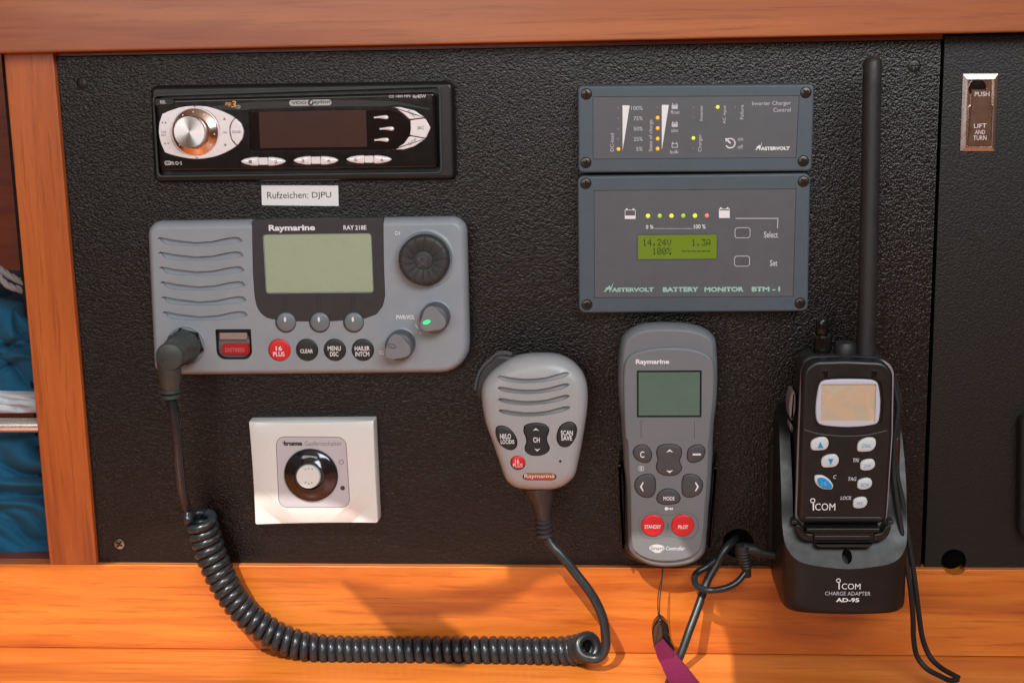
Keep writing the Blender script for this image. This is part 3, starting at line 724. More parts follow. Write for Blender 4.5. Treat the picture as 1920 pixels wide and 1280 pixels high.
kc = lathe('dial_cap', th, W(*k(700, 618), 19), (0, -1, 0), [(8.9, -5.), (8.9, 1.0), (8.55, 1.5), (4, 1.56), (0, 1.58)], M_['spun'], 64, parent=None)
_c0 = W(*k(700, 618), 19) - th.org
for v in kc.data.vertices: v.co -= _c0
kc.location = _c0
for i in range(9):
    a = math.radians(-128 + i * 32)
    q = B + Vector((math.sin(a) * .0113, 0, math.cos(a) * .0113))
    lathe('dial_mark', th, (q.x, q.y - .0017, q.z), (0, -1, 0), [(.38, -.5), (.38, .25), (0, .3)], M_['white_ink'], 10, parent=kb)
# right crescent in three keys
solid('source_key', th, rnd(px_poly([(1577, 297), (1664, 286), (1695, 340), (1668, 400), (1574, 383), (1580, 345)], 13, c), .0006, 3), 11, 13.1, M_['silver'], bev=.4)
solid('function_key', th, rnd(px_poly([(1470, 220), (1520, 221), (1600, 240), (1660, 280), (1573, 291), (1540, 260), (1505, 235)], 13, c), .0006, 3), 11, 13.1, M_['silver'], bev=.4)
solid('display_key', th, rnd(px_poly([(1571, 389), (1664, 405), (1600, 448), (1540, 466), (1474, 466), (1500, 457), (1540, 432)], 13, c), .0006, 3), 11, 13.1, M_['silver'], bev=.4)
for (x, y) in ((1362, 280), (1395, 346), (1365, 411)):
    o = px_poly([(x, y), (x + 40, y - 9), (x + 76, y - 12), (x + 88, y), (x + 78, y + 11), (x + 40, y + 6)], 12.5, c, True, 4)
    solid('pin_key', th, o, 11.5, 13.2, M_['silver'], bev=.7, dome=.3)
for n, ((x0, y0, x1, y1), nums) in enumerate((((588, 510, 857, 561), '12'), ((893, 505, 1163, 555), '34'), ((1200, 500, 1473, 548), '56'))):
    m = (x0 + x1) / 2; yy = (y0 + y1) / 2; hh = (y1 - y0) / 2
    Lf = px_poly([(x0, yy), (x0 + 25, yy - hh * .6), (x0 + 70, yy - hh * .95), (m - 26, yy - hh), (m - 26, yy + hh), (x0 + 70, yy + hh * .95), (x0 + 25, yy + hh * .6)], 12.6, c)
    Rt = px_poly([(x1, yy), (x1 - 25, yy + hh * .6), (x1 - 70, yy + hh * .95), (m + 26, yy + hh), (m + 26, yy - hh), (x1 - 70, yy - hh * .95), (x1 - 25, yy - hh * .6)], 12.6, c)
    for q, P in ((0, Lf), (1, Rt)):
        b = solid('preset_key', th, rnd(P, .0009, 3), 11, 12.9, M_['silver'], bev=.8, dome=.2)
        xx = x0 + 60 if q == 0 else x1 - 60
        text(th, nums[q], (xx - 9, yy - 8, xx + 9, yy + 11), 13.1, M_['grey_ink'], c, parent=b, bold=.02)
    solid('key_bridge', th, rect(m - 25, yy - hh * .88, m + 25, yy + hh * .8, 12.6, .5, c), 11, 12.5, M_['silver'], bev=.2)
solid('release_key', th, rnd(rel, .0012, 4), 11, 12.6, M_['black_matte'], bev=.5)
text(th, 'REL', (125, 181, 159, 200), 12.65, M_['cream_ink'], c, bold=.025)
text(th, 'mp', (502, 192, 538, 219), 12.4, M_['orange_ink'], c, bold=.05, shear=.3)
text(th, '3', (536, 184, 567, 222), 12.4, M_['orange_ink'], c, bold=.07, shear=.2)
text(th, 'CD', (563, 209, 591, 228), 12.4, M_['cream_ink'], c, bold=.01)
pill = solid('badge', th, rect(874, 178, 1120, 212, 12.3, 1.6, c), 12, 12.5, plastic('badge grey', S(176, 180, 178), .4), bev=.1)
text(th, 'VDO', (888, 187, 975, 203), 12.5, M_['dark_ink'], c, parent=pill, bold=.02)
flat('emblem', th, [circ(999, 194, 17, 12.5, c, 3.097, 20)], 12.5, M_['dark_ink'], parent=pill)
flat('emblem', th, [px_poly([(992, 200), (1002, 182), (1010, 186), (1004, 200)], 12.7, c)], 12.66, M_['cream_ink'], parent=pill)
text(th, 'ayton', (1016, 180, 1113, 206), 12.5, M_['dark_ink'], c, parent=pill, bold=.025, shear=.3)
text(th, 'CD 1404 MP3', (1453, 150, 1578, 165), 12.1, M_['cream_ink'], c, bold=.02)
text(th, '4x40W', (1590, 147, 1669, 168), 12.1, M_['cream_ink'], c, bold=.03)
annulus('emblem', th, rect(150, 532, 190, 557, 12.1, 1.2, c), rect(155, 536, 185, 553, 12.1, 1.0, c), 12.1, M_['cream_ink'])
text(th, 'CD', (158, 538, 184, 551), 12.1, M_['cream_ink'], c, bold=.04)
text(th, 'R·D·S', (192, 535, 252, 555), 12.1, M_['cream_ink'], c, bold=.03)
tri = lambda x, y, a, b, cv: px_poly([(x, y - b), (x + a, y + b), (x - a, y + b)], 13.0, cv)
flat('arrow', th, [tri(1287, 390, 26, 24, k)], 13.0, M_['grey_ink'])
flat('arrow', th, [tri(1302, 848, 26, -24, k)], 13.0, M_['grey_ink'])
sid = lambda x, y, a, cv: px_poly([(x - a, y - 18), (x + a, y), (x - a, y + 18)], 13.0, cv)
flat('arrow', th, [sid(233, 460, 15, k), sid(286, 460, 17, k)], 13.0, M_['grey_ink'])
flat('arrow', th, [sid(262, 815, -17, k), sid(316, 815, -17, k)], 13.0, M_['grey_ink'])
text(th, 'TUNE', (195, 600, 290, 640), 13.0, M_['grey_ink'], k)
text(th, 'SEEK', (200, 655, 292, 692), 13.0, M_['grey_ink'], k)
text(th, 'DIR', (1256, 608, 1335, 645), 13.0, M_['grey_ink'], k)
text(th, 'SOUND', (1418, 595, 1572, 640), 13.1, M_['dark_ink'], k)
text(th, 'SRC', (1618, 332, 1657, 350), 13.1, M_['grey_ink'], c, bold=.02)
text(th, 'FUNC', (1558, 236, 1612, 280), 13.1, M_['dark_ink'], c, rot=-38)
text(th, 'DISP', (1562, 402, 1612, 442), 13.1, M_['grey_ink'], c, rot=38)
# call sign label
th = Thing('call_sign_label', 'white paper strip printed Rufzeichen: DJPU beneath the car radio', 'label', W(563, 386, 0))
solid('paper', th, quad([(490, 347.5), (634, 348), (635, 386.5), (491, 385)], .3), .05, .3, M_['paper'], bev=.05)
text(th, 'Rufzeichen:', (501, 359.5, 578, 372), .3, M_['dark_ink'])
text(th, 'DJPU', (585, 360, 621, 374), .3, M_['dark_ink'])
# ---------------------------------------------------------------- fixed marine radio
a = ZC(260, 390, 3.766); b = ZC(470, 390, 3.765); e = ZC(700, 400, 4.1316)
H = 15.0
th = Thing('marine_radio', 'wide blue grey marine radio with a green display, louvred speaker and red 16 PLUS key', 'radio', W(578, 704, 0))
body = quad([(274, 416), (874, 407), (881, 700), (288, 705)], H - 2, [7.5, 8.5, 17, 7])
louvres = []
for i, y in enumerate((210, 312, 417, 522, 628, 733)):
    dx = i * 7.2
    top = [(128, 8), (145, -3), (175, 0), (250, 15), (400, 32), (520, 24), (620, 2), (680, -6), (712, -2), (735, 22)]
    bot = [(722, 32), (640, 46), (520, 58), (400, 61), (260, 55), (185, 44), (160, 24), (150, 8)]
    louvres.append(px_poly([(x + dx, y + q) for x, q in top + bot], H, a))
sur = px_poly([(800, 84), (802, 250), (806, 450), (818, 620), (832, 690), (860, 740), (905, 775), (960, 788)], H, a) + px_poly([(300, 800), (560, 800), (800, 782), (890, 750), (935, 690), (950, 620), (942, 400), (937, 66)], H, b)
sur = rnd(sur, .0012, 3)
scr = rect(100, 184, 858, 597, H, 1.6, b)
cuts = [cut(q, H - 2.2) for q in louvres] + [cut(scr, H - 1.6)]
cuts += [cut(rect(547, 855, 798, 1068, H, [1, 1, 5, 5], a) if False else rnd(rect(547, 855, 798, 1068, H, 0, a), [.0008, .0008, .005, .005]), H - 2.5)]
keys = []
for x, m, t in ((203, 'red', ('16', 'PLUS')), (398, 'key_black', ('CLEAR',)), (594, 'key_black', ('MENU', 'DSC')), (792, 'key_black', ('HAILER', 'INTCM'))):
    keys.append((x, 1001, 77, m, t)); cuts.append(cut(circ(x, 1001, 80, H, b, 3.765, 32), H - 1.2))
bm = bmesh.new()
rg = [(inset(body, .0012), .05), (inset(body, .0002), 5)]
for q in range(7):
    t = math.pi / 2 * q / 6; rg.append((inset(body, .0042 * (1 - math.cos(t))), 8 + (H - 8) * math.sin(t)))
rings_into(bm, rg)
finish(bm, 'housing', th, None, M_['ray_grey'], cuts=cuts)
cv = [cut(inset(scr, -.0003), H - .8)]
so_ = solid('display_surround', th, sur, H - 4, H + .35, M_['ray_dark'], bev=.45, cuts=cv)
solid('display', th, inset(scr, .0001), H - 2, H - .25, M_['lcd_ray'], bev=.15)
for x in (242, 481, 721):
    flat('groove_line', th, [px_poly([(x - 12, 618), (x - 8, 618), (x - 8, 726), (x - 12, 726)], H, b), px_poly([(x + 8, 618), (x + 12, 618), (x + 12, 726), (x + 8, 726)], H, b)], H + .35, M_['black_matte'], t=.05)
    k_ = disc_button('soft_key', th, *b(x + 6, 805), 68 / 3.765, H - 1, H + 1.4, M_['ray_key'], dome=.5, bev=1.0)
    annulus('key_gap', th, circ(x + 6, 805, 73, H, b, 3.765, 32), circ(x + 6, 805, 67, H, b, 3.765, 32), H + .4, M_['black_matte'])
    flat('mark', th, [circ(x, 786, 8, H + 2, b, 3.765, 14, ry=18)], H + 1.85, M_['white_ink'], parent=k_, t=.2)
for x, y, r, m, t in keys:
    k_ = disc_button('round_key', th, *b(x, y), r / 3.765, H - 1.2, H + .9, M_[m], dome=.3, bev=.7)
    for i, s in enumerate(t):
        if len(t) == 1: bx = (x - 48, y - 6, x + 42, y + 22)
        else:
            w_ = {'16': 22, 'PLUS': 40, 'MENU': 46, 'DSC': 30, 'HAILER': 53, 'INTCM': 49}[s]; cx = x - 4
            bx = (cx - w_, y - 27, cx + w_, y + 5) if i == 0 else (cx - w_, y + 13, cx + w_, y + 45)
        text(th, s, bx, H + 1.22, M_['white_ink'], b, parent=k_, bold=.02)
text(th, 'Raymarine', (128, 118, 455, 172), H + .35, M_['white_ink'], b, bold=.035)
text(th, 'RAY', (655, 122, 730, 154), H + .35, M_['white_ink'], b, bold=.03)
text(th, '218E', (738, 122, 817, 154), H + .35, M_['white_ink'], b, bold=.02)
text(th, 'CH', (1017, 165, 1055, 193), H + .95, M_['white_ink'], b, bold=.02)
text(th, 'PWR/VOL', (1028, 755, 1158, 785), H, M_['white_ink'], b, bold=.02)
text(th, 'SQ', (905, 1006, 942, 1036), H + .5, M_['white_ink'], b)
flat('mark', th, [px_poly([(322, 852), (334, 866), (351, 899), (333, 880)], H, e), circ(364, 927, 5, H, e, 4.13, 12), circ(106, 1110, 6, H, e, 4.13, 12)], H, M_['white_ink'])
def knob(name, px, py, rpx, hb, ht, cap_mat, side_mat, capr=.8, lobes=6):
    r = L(rpx, px, py, hb) * 1000; base = W(px, py, hb)
    return base, r
# channel knob
B = W(*e(402, 352), H)
lathe('knob_collar', th, B, (0, -1, 0), [(17.2, -.5), (16.9, .25), (15.6, .9), (14.9, .6), (14.6, -.2)], M_['ray_grey'], 64)
kn = lathe('channel_knob', th, B, (0, -1, 0), [(14.2, -.3), (14.2, 5.0), (13.9, 6.2), (13.2, 7.0), (11.5, 7.4), (6.0, 6.2), (5.2, 6.1), (5.0, 6.9), (4.6, 7.0), (0, 7.1)], M_['knob_black'], 64, sharp=50)
bm = bmesh.new()
for i in range(14):
    an = 2 * math.pi * (i + .3) / 14
    q = B + Vector((math.cos(an) * .0098, -.0070, math.sin(an) * .0098))
    box_bm(bm, q, (.0078, .0016, .00055), Matrix.Rotation(-an, 3, 'Y') if False else Matrix.Rotation(-an, 3, 'Y'))
finish(bm, 'grip_rib', th, kn, M_['knob_black'], wn=False)
ct = W(*e(378, 372), H + 7.2)
text(th, 'OK', (345, 335, 415, 415), H + 7.1, M_['knob_dark'], e, rot=-90, parent=kn, bold=.0, t=.15)
def small_knob(x, y, r, cx, cy, cr, green):
    B = W(*e(x, y), H)
    lathe('knob_collar', th, B, (0, -1, 0), [(r + 1.4, -.5), (r + 1.1, .2), (r + .5, .45), (r + .25, -.1)], M_['ray_grey'], 48)
    kn = lathe('knob', th, B, (0, -1, 0), [(r, -.3), (r, 8.5), (r - .5, 9.6), (r - 1.6, 10.1), (0, 10.2)], M_['knob_dark'], 60, sharp=45)
    # three-lobed lighter cap
    q = Vector(U(*e(cx, cy), H + 10.4)); out = []
    for i in range(48):
        an = -2 * math.pi * i / 48; rr = cr * (1 + .13 * math.cos(3 * an + 1.1)) / 1000
        out.append(q + Vector((math.cos(an), math.sin(an))) * rr)
    cap = solid('knob_cap', th, out, H + 8, H + 10.7, M_['knob_grey'], bev=.35, parent=kn)
    return kn
small_knob(484, 797, 8.1, 458, 826, 6.9, True)
small_knob(217, 1008, 8.0, 186, 1042, 6.9, False)
flat('lit_mark', th, [circ(413, 842, 31, H + 10.8, e, 4.1316, 24, ry=15, ang=18)], H + 10.7, M_['led_green'], t=.3)
annulus('mark', th, circ(145, 1027, 33, H + 10.8, e, 4.1316, 24, ry=17, ang=-18), circ(147, 1027, 26, H + 10.8, e, 4.1316, 24, ry=11, ang=-18), H + 10.7, M_['knob_dark'], t=.25)
# distress key under its clear flap
solid('distress_key', th, rect(580, 958, 785, 1040, H, 2.6, a), H - 2.5, H - .9, M_['red'], bev=.5)
text(th, 'DISTRESS', (612, 986, 748, 1015), H - .9, plastic('faded lettering', S(232, 150, 150), .5), a, bold=.03)
def clear_mat():
    m, t, p = nt('clear polycarbonate'); p.inputs['Base Color'].default_value = (.93, .9, .88, 1); p.inputs['Transmission Weight'].default_value = 1.; p.inputs['Roughness'].default_value = .05; p.inputs['IOR'].default_value = 1.25
    return m
M_['poly'] = clear_mat()
fr = rnd(rect(550, 858, 795, 1064, H, 0, a), [.0008, .0008, .005, .005], 6); fi = inset(fr, .0008)
ring_solid('flap_frame', th, fr, fi, H - 1.8, H + .5, M_['black_gloss'], bev=.3)
solid('flap_window', th, fi, H - .3, H + .1, M_['poly'], bev=.1)
solid('flap_hinge', th, rect(573, 878, 768, 926, H, .5, a), H - 2.2, H + .9, M_['clear'], bev=.5)
solid('hinge_pin', th, rect(556, 864, 790, 880, H, .4, a), H - 1.5, H + .6, M_['black_gloss'], bev=.3)
# microphone socket: ring with hexagonal nut
S0 = W(*a(335, 970), H)
lathe('socket_ring', th, S0, (0, -1, 0), [(11.5, -.5), (11.5, .3), (11.0, .8), (10.6, .3), (10.6, -.2)], M_['ray_grey'], 48)
lathe('socket_nut', th, S0, (0, -1, 0), [(10.6, -.5), (10.6, 2.2), (9.4, 3.4), (0, 3.5)], M_['black_gloss'], 6, sharp=20)
# ---------------------------------------------------------------- gas remote switch
c = ZC(450, 770, 5.564); H = 9.0
th = Thing('gas_switch', 'off white square wall switch with a smoked chrome ring and round white rocker', 'switch', W(592, 978, 0))
out = quad([(103, 92), (1410, 80), (1458, 1142), (172, 1160)], 5, [.6, .6, 1.2, 1.2], c)
# plate with a gently bowed front: rings shrink towards the front, the lower edge sags outwards
bm = bmesh.new()
cc = sum(out, Vector((0, 0))) / len(out)
def bow(p, s):
    q = p - cc
    return Vector((q.x, q.y))
den = []
for i in range(len(out)):
    p, q = out[i], out[(i + 1) % len(out)]; n_s = max(1, int((q - p).length / .0025))
    den += [p.lerp(q, j / n_s) for j in range(n_s)]
hw = max(abs(p.x - cc.x) for p in den); hh = max(abs(p.y - cc.y) for p in den)
def ring_at(t):
    o_ = []
    for p in den:
        u = (p.x - cc.x) / hw; v = (p.y - cc.y) / hh
        kv = (.075 if v > 0 else .02) * (1 - .92 * u * u) * t * t
        ku = (.028 * (1 - v * v * .7) + .004) * t ** 1.6
        o_.append(Vector((cc.x + u * hw * (1 - ku), cc.y + v * hh * (1 - kv))))
    return o_
R = [(den, .05), (den, 2.5)]
for i in range(1, 9):
    t = i / 8; R.append((ring_at(t), 2.5 + 6.5 * math.sin(math.pi / 2 * t)))
rings_into(bm, R)
lab = quad([(372, 268), (1105, 272), (1150, 1005), (405, 1008)], H, 5.2, c)
finish(bm, 'cover_plate', th, None, M_['truma_white'], wn=False, sharp=50, cuts=[cut(inset(lab, -.0001), H - .25)])
lb = solid('label_plate', th, lab, H - 1, H + .02, M_['truma_label'], bev=.05)
annulus('label_border', th, lab, inset(lab, .00035), H, M_['grey_ink'], parent=lb, t=.06)
B = W(*c(742, 668), H)
lathe('ring', th, B, (0, -1, 0), [(16.0, -.5), (16.0, .5), (15.5, 1.3), (14.6, 1.9), (12.0, 2.9), (9.4, 3.8), (8.6, 4.5), (8.1, 4.5), (7.6, 3.9), (7.3, 1.5)], M_['truma_ring'], 72)
rk = lathe('rocker', th, W(*c(716, 680), H + 4), (0, -1, 0), [(7.0, -3.), (7.0, 1.6), (6.6, 2.2), (3.5, 2.3), (0, 2.0)], M_['truma_white'], 56)
flat('dot', th, [circ(x, y, 8, H + 6.2, c, 5.564, 10) for x, y in ((684, 606), (718, 600), (752, 606), (684, 746), (718, 758), (750, 748))], H + 6.25, M_['grey_ink'], parent=rk, t=.1)
text(th, 'truma', (452, 316, 652, 362), H, M_['dark_ink'], c, bold=.07, parent=lb)
flat('mark', th, [px_poly([(440, 328), (486, 328), (486, 334), (440, 334)], H, c), px_poly([(458, 310), (466, 310), (466, 358), (458, 358)], H, c)], H + .05, M_['dark_ink'], parent=lb)
text(th, 'Gasfernschalter', (675, 314, 1062, 363), H, M_['grey_ink'], c, parent=lb)
annulus('mark', th, circ(1057, 531, 26, H, c, 5.564, 28), circ(1057, 531, 18, H, c, 5.564, 28), H, M_['grey_ink'], parent=lb)
flat('mark', th, [circ(1071, 803, 24, H, c, 5.564, 28)], H, M_['dark_ink'], parent=lb)
# ---------------------------------------------------------------- charger control and battery monitor
def pins(conv, s):  # small battery symbol in the crop's own coordinates
    pass
def icon_batt(th, conv, x, y, w_, h_, fill, H, mat=None, lw=3):
    """battery outline with its lower fill part solid"""
    mat = mat or M_['white_ink']
    P = [px_poly([(x, y), (x + w_, y), (x + w_, y + lw), (x, y + lw)], H, conv),
         px_poly([(x, y + lw), (x + lw, y + lw), (x + lw, y + h_ - lw), (x, y + h_ - lw)], H, conv),
         px_poly([(x + w_ - lw, y + lw), (x + w_, y + lw), (x + w_, y + h_ - lw), (x + w_ - lw, y + h_ - lw)], H, conv),
         px_poly([(x, y + h_ - lw), (x + w_, y + h_ - lw), (x + w_, y + h_), (x, y + h_)], H, conv)]
    for q in (.1, .72):
        P.append(px_poly([(x + w_ * q, y - 10), (x + w_ * (q + .16), y - 10), (x + w_ * (q + .16), y), (x + w_ * q, y)], H, conv))
    if fill: P.append(px_poly([(x + lw, y + h_ * (1 - fill)), (x + w_ - lw, y + h_ * (1 - fill)), (x + w_ - lw, y + h_ - lw), (x + lw, y + h_ - lw)], H, conv))
    flat('battery_symbol', th, P, H, mat)
def case(th, outq, face, H, r, scr, conv):
    o = quad(outq, H, r, conv)
    solid('case', th, o, .05, H, M_['mv_frame'], bev=1.3, seg=5, flare=.3, cuts=[cut(quad(face, H, 0, conv), H - .7)] + [cut(circ(x, y, 45, H, conv, 4.085, 28), H - 1.0) for x, y in scr])
    f = solid('face_film', th, inset(quad(face, H, 0, conv), .0003), H - 2, H - .25, M_['mv_face'], bev=.08)
    for i, (x, y) in enumerate(scr):
        screw(th, *conv(x, y), 40 / 4.085, H - .5, M_['steel_dark'], (0, 45, 20, 60, 10, 75)[i])
    return f
c = ZC(1070, 150, 4.085); H = 14
th = Thing('charger_control', 'slim slate grey control box printed Inverter Charger Control with amber lamps', 'control box', W(1300, 322, 0))
case(th, [(52, 45), (1868, 32), (1848, 700), (58, 712)], [(168, 128), (1752, 120), (1728, 598), (170, 610)], H, 2.6, [(120, 110), (1801, 98), (116, 635), (1782, 622)], c)
FH = H - .25
for x, y in ((366, 530), (666, 527), (666, 450), (666, 370), (666, 290)):
    lathe('amber_lamp', th, W(*c(x, y), FH), (0, -1, 0), [(1.0, -.2), (.95, .2), (.5, .5), (0, .55)], M_['led_amber'], 16)
for x, y in ((940, 446), (1126, 208)):
    lathe('green_lamp', th, W(*c(x, y), FH), (0, -1, 0), [(1.0, -.2), (.95, .2), (.5, .5), (0, .55)], M_['led_yellow'], 16)
for x, y in ((364, 217), (364, 296), (364, 375), (364, 454), (664, 212), (941, 211), (941, 289), (938, 525), (1259, 207)):
    lathe('unlit_lamp', th, W(*c(x, y), FH), (0, -1, 0), [(.55, -.2), (.5, .15), (0, .2)], M_['led_off'], 12)
flat('wedge_scale', th, [px_poly([(397, 195), (452, 196), (398, 542)], FH, c)], FH, M_['white_ink'])
flat('wedge_scale', th, [px_poly([(698, 192), (752, 192), (698, 537)], FH, c)], FH, M_['white_ink'])
for s, x0, y in (('100%', 463, 216), ('75%', 482, 295), ('50%', 482, 374), ('25%', 482, 453), ('5%', 502, 529)):
    text(th, s, (x0, y - 15, 551, y + 15), FH, M_['cream_ink'], c)
text(th, 'DC-load', (303, 410, 330, 547), FH, M_['cream_ink'], c, rot=90)
text(th, 'State of charge', (598, 306, 634, 547), FH, M_['cream_ink'], c, rot=90)
text(th, 'Inverter', (987, 193, 1012, 312), FH, M_['cream_ink'], c, rot=90)
text(th, 'Charger', (976, 416, 1010, 550), FH, M_['cream_ink'], c, rot=90)
text(th, 'AC input', (1165, 196, 1196, 335), FH, M_['cream_ink'], c, rot=90)
text(th, 'Failure', (1298, 192, 1324, 302), FH, M_['cream_ink'], c, rot=90)
for s, x0, x1, y0, y1 in (('float', 766, 836, 234, 260), ('abs', 768, 823, 374, 400), ('bulk', 762, 827, 536, 565), ('on', 1281, 1320, 446, 466), ('off', 1280, 1320, 498, 527)):
    text(th, s, (x0, y0, x1, y1), FH, M_['cream_ink'], c)
for y, f in ((190, .95), (328, .75), (486, 0)): icon_batt(th, c, 774, y, 46, 33, f, FH, M_['cream_ink'], 5)
text(th, 'Inverter Charger', (1390, 164, 1687, 202), FH, M_['cream_ink'], c)
text(th, 'Control', (1552, 214, 1686, 245), FH, M_['cream_ink'], c)
def logo(th, conv, x0, y0, x1, y1, mat, H, word):
    """lightning tick in front of small capitals"""
    w_ = x1 - x0; h_ = y1 - y0
    flat('emblem', th, [px_poly([(x0, y1 + h_ * .15), (x0 + w_ * .13, y0 - h_ * .5), (x0 + w_ * .15, y0 + h_ * .1), (x0 + w_ * .21, y0 - h_ * 1.3), (x0 + w_ * .155, y0 + h_ * .85), (x0 + w_ * .12, y0 + h_ * .35)], H, conv)], H, mat)
    text(th, 'M', (x0 + w_ * .04, y0 - h_ * .05, x0 + w_ * .16, y1), H, mat, conv, bold=.04, shear=.2)
    text(th, word, (x0 + w_ * .17, y0 + h_ * .05, x1, y1), H, mat, conv, bold=.045)
logo(th, c, 1410, 510, 1678, 538, M_['white_ink'], FH, 'ASTERVOLT')
# rotary arrow symbol: open ring with an arrow head
arc = []
for i in range(29):
    an = math.radians(140 - i * 10.5)
    arc.append(c(1222 + 36 * math.cos(an), 486 - 36 * math.sin(an)))
bm = bmesh.new(); tube_bm(bm, [W(x, y, FH) for x, y in arc], .00045, 6); finish(bm, 'arrow_ring', th, None, M_['white_ink'], sharp=60, wn=False)
flat('arrow', th, [px_poly([(1183, 447), (1212, 450), (1188, 475)], FH, c), px_poly([(1192, 462), (1200, 454), (1228, 482), (1220, 490)], FH, c)], FH, M_['white_ink'], t=.4)
# battery monitor
c = ZC(1070, 315, 4.085)
th = Thing('battery_monitor', 'large slate grey battery monitor with a lit yellow green readout showing 14.24V', 'monitor', W(1300, 586, 0))
f = case(th, [(50, 62), (1838, 40), (1818, 1098), (62, 1112)], [(178, 172), (1728, 158), (1706, 986), (180, 996)], H, 3.6, [(116, 120), (1783, 104), (124, 1048), (1757, 1036)], c)
for i, x in enumerate((592, 682, 772, 862, 952, 1043)):
    m = ['led_yellow', 'led_dim', 'led_yellow', 'led_dim', 'led_yellow', 'led_red'][i]
    lathe('indicator_lamp', th, W(*c(x, 367 - i * .5), FH), (0, -1, 0), [(1.2, -.2), (1.15, .15), (.6, .45), (0, .5)], M_[m], 18)
icon_batt(th, c, 415, 320, 82, 70, .36, FH, None, 4); icon_batt(th, c, 1136, 312, 82, 71, .82, FH, None, 4)
text(th, '0 %', (576, 436, 634, 466), FH, M_['white_ink'], c, bold=.01)
text(th, '100 %', (944, 432, 1033, 465), FH, M_['white_ink'], c, bold=.01)
flat('dotted_line', th, [circ(648 + i * 9.4, 464, 2.6, FH, c, 4.085, 6) for i in range(31)], FH, M_['white_ink'])
flat('line', th, [px_poly([(1263, 383), (1590, 383), (1590, 389), (1263, 389)], FH, c), px_poly([(1584, 389), (1590, 389), (1587, 460), (1581, 460)], FH, c)], FH, M_['cream_ink'])
for x, y in ((1316, 496), (1312, 713)):
    o = rect(x - 60, y - 41, x + 60, y + 41, FH, 1.6, c)
    kk = solid('film_key', th, o, FH - 1, FH + .12, M_['mv_key'], bev=.1)
    annulus('outline', th, o, inset(o, .00035), FH + .1, M_['cream_ink'], parent=kk, t=.08)
text(th, 'Select', (1480, 486, 1587, 534), FH, M_['cream_ink'], c, bold=.015)
text(th, 'Set', (1526, 704, 1583, 750), FH, M_['cream_ink'], c, bold=.015)
logo(th, c, 248, 914, 636, 948, M_['green_ink'], FH, 'ASTERVOLT')
text(th, 'BATTERY', (706, 911, 980, 948), FH, M_['green_ink'], c, bold=.05)
text(th, 'MONITOR', (1024, 910, 1326, 947), FH, M_['green_ink'], c, bold=.05)
text(th, 'BTM - I', (1386, 909, 1604, 945), FH, M_['green_ink'], c, bold=.05)
sc_ = rect(512, 508, 1122, 698, FH, .3, c)
lcd = solid('readout', th, sc_, FH - 1, FH + .05, M_['lcd_green'], bev=.05)
ring_solid('readout_border', th, inset(sc_, -.0003), inset(sc_, .00025), FH - .5, FH + .35, M_['mv_key'], bev=.1)
DM = {'1': '00100 01100 00100 00100 00100 00100 01110', '4': '00010 00110 01010 10010 11111 00010 00010', '2': '01110 10001 00001 00010 00100 01000 11111',
      '3': '11111 00010 00100 00010 00001 10001 01110', '0': '01110 10001 10011 10101 11001 10001 01110', '.': '00000 00000 00000 00000 00000 01100 01100',
      'V': '10001 10001 10001 10001 10001 01010 00100', 'A': '01110 10001 10001 10001 11111 10001 10001', '%': '11000 11001 00010 00100 01000 10011 00011', '-': '00000 00000 00000 11111 00000 00000 00000', ' ': ''}
bm = bmesh.new()
def dots(s, x0, y0, cw, ch):
    for i, ch_ in enumerate(s):
        for r_, row in enumerate(DM[ch_].split()):
            for q, v in enumerate(row):
                if v == '1':
                    x = x0 + i * cw + q * cw / 6.1; y = y0 + r_ * ch / 7
                    rings_into(bm, [(px_poly([(x, y), (x + cw / 6.0, y), (x + cw / 6.0, y + ch / 7.1), (x, y + ch / 7.1)], FH, c), FH + .04), (px_poly([(x, y), (x + cw / 6.0, y), (x + cw / 6.0, y + ch / 7.1), (x, y + ch / 7.1)], FH, c), FH + .10)])
dots('14.24V', 551, 544, 37.5, 52); dots('1.3A', 927, 544, 37.5, 52); dots('100%', 626, 611, 37.5, 52); dots('------', 852, 611, 37.5, 52)
finish(bm, 'digits', th, lcd, M_['lcd_ink'], wn=False, smooth=False)
# ---------------------------------------------------------------- hand microphone
m = ZC(880, 640, 4.4125); H = 40
th = Thing('hand_microphone', 'light grey hand microphone with louvres and small red key hanging on the panel', 'microphone', W(1010, 915, 10))
ol = px_poly([(590, 113), (720, 122), (830, 165), (915, 240), (960, 320), (978, 420), (975, 550), (955, 700), (930, 850), (900, 1000), (870, 1110), (800, 1178), (720, 1212), (600, 1224), (470, 1218), (370, 1195), (300, 1130), (262, 1030), (225, 920), (175, 780), (130, 650), (105, 500), (102, 400), (125, 330), (170, 270), (240, 210), (340, 150), (450, 122)], 32, m, True, 4)
cc = sum(ol, Vector((0, 0))) / len(ol)
def scl(f): return [cc + (p - cc) * f for p in ol]
lou = []
for (y0, y1, dx) in ((290, 262, 0), (378, 352, 5), (470, 445, 12), (563, 538, 20)):
    top = [(228, 8), (250, -4), (290, 0), (360, 14), (450, 27), (550, 30), (640, 22), (720, 4), (780, -8), (810, -8), (828, 4)]
    bot = [(806, 20), (770, 36), (700, 50), (600, 62), (480, 66), (370, 56), (290, 40), (262, 30)]
    f = lambda x: y0 + (y1 - y0) * (x - 228) / 600
    lou.append(px_poly([(x + dx * .5, f(x) + q) for x, q in top + bot], H, m))
kh = px_poly([(222, 720), (250, 697), (310, 705), (362, 750), (392, 810), (390, 860), (360, 890), (310, 885), (255, 845), (225, 780)], H, m, True, 4)
kc_ = px_poly([(460, 695), (500, 676), (560, 670), (620, 680), (655, 712), (655, 745), (640, 790), (645, 830), (662, 870), (650, 905), (610, 930), (560, 938), (510, 932), (470, 905), (462, 870), (475, 830), (470, 785), (452, 740)], H, m, True, 3)
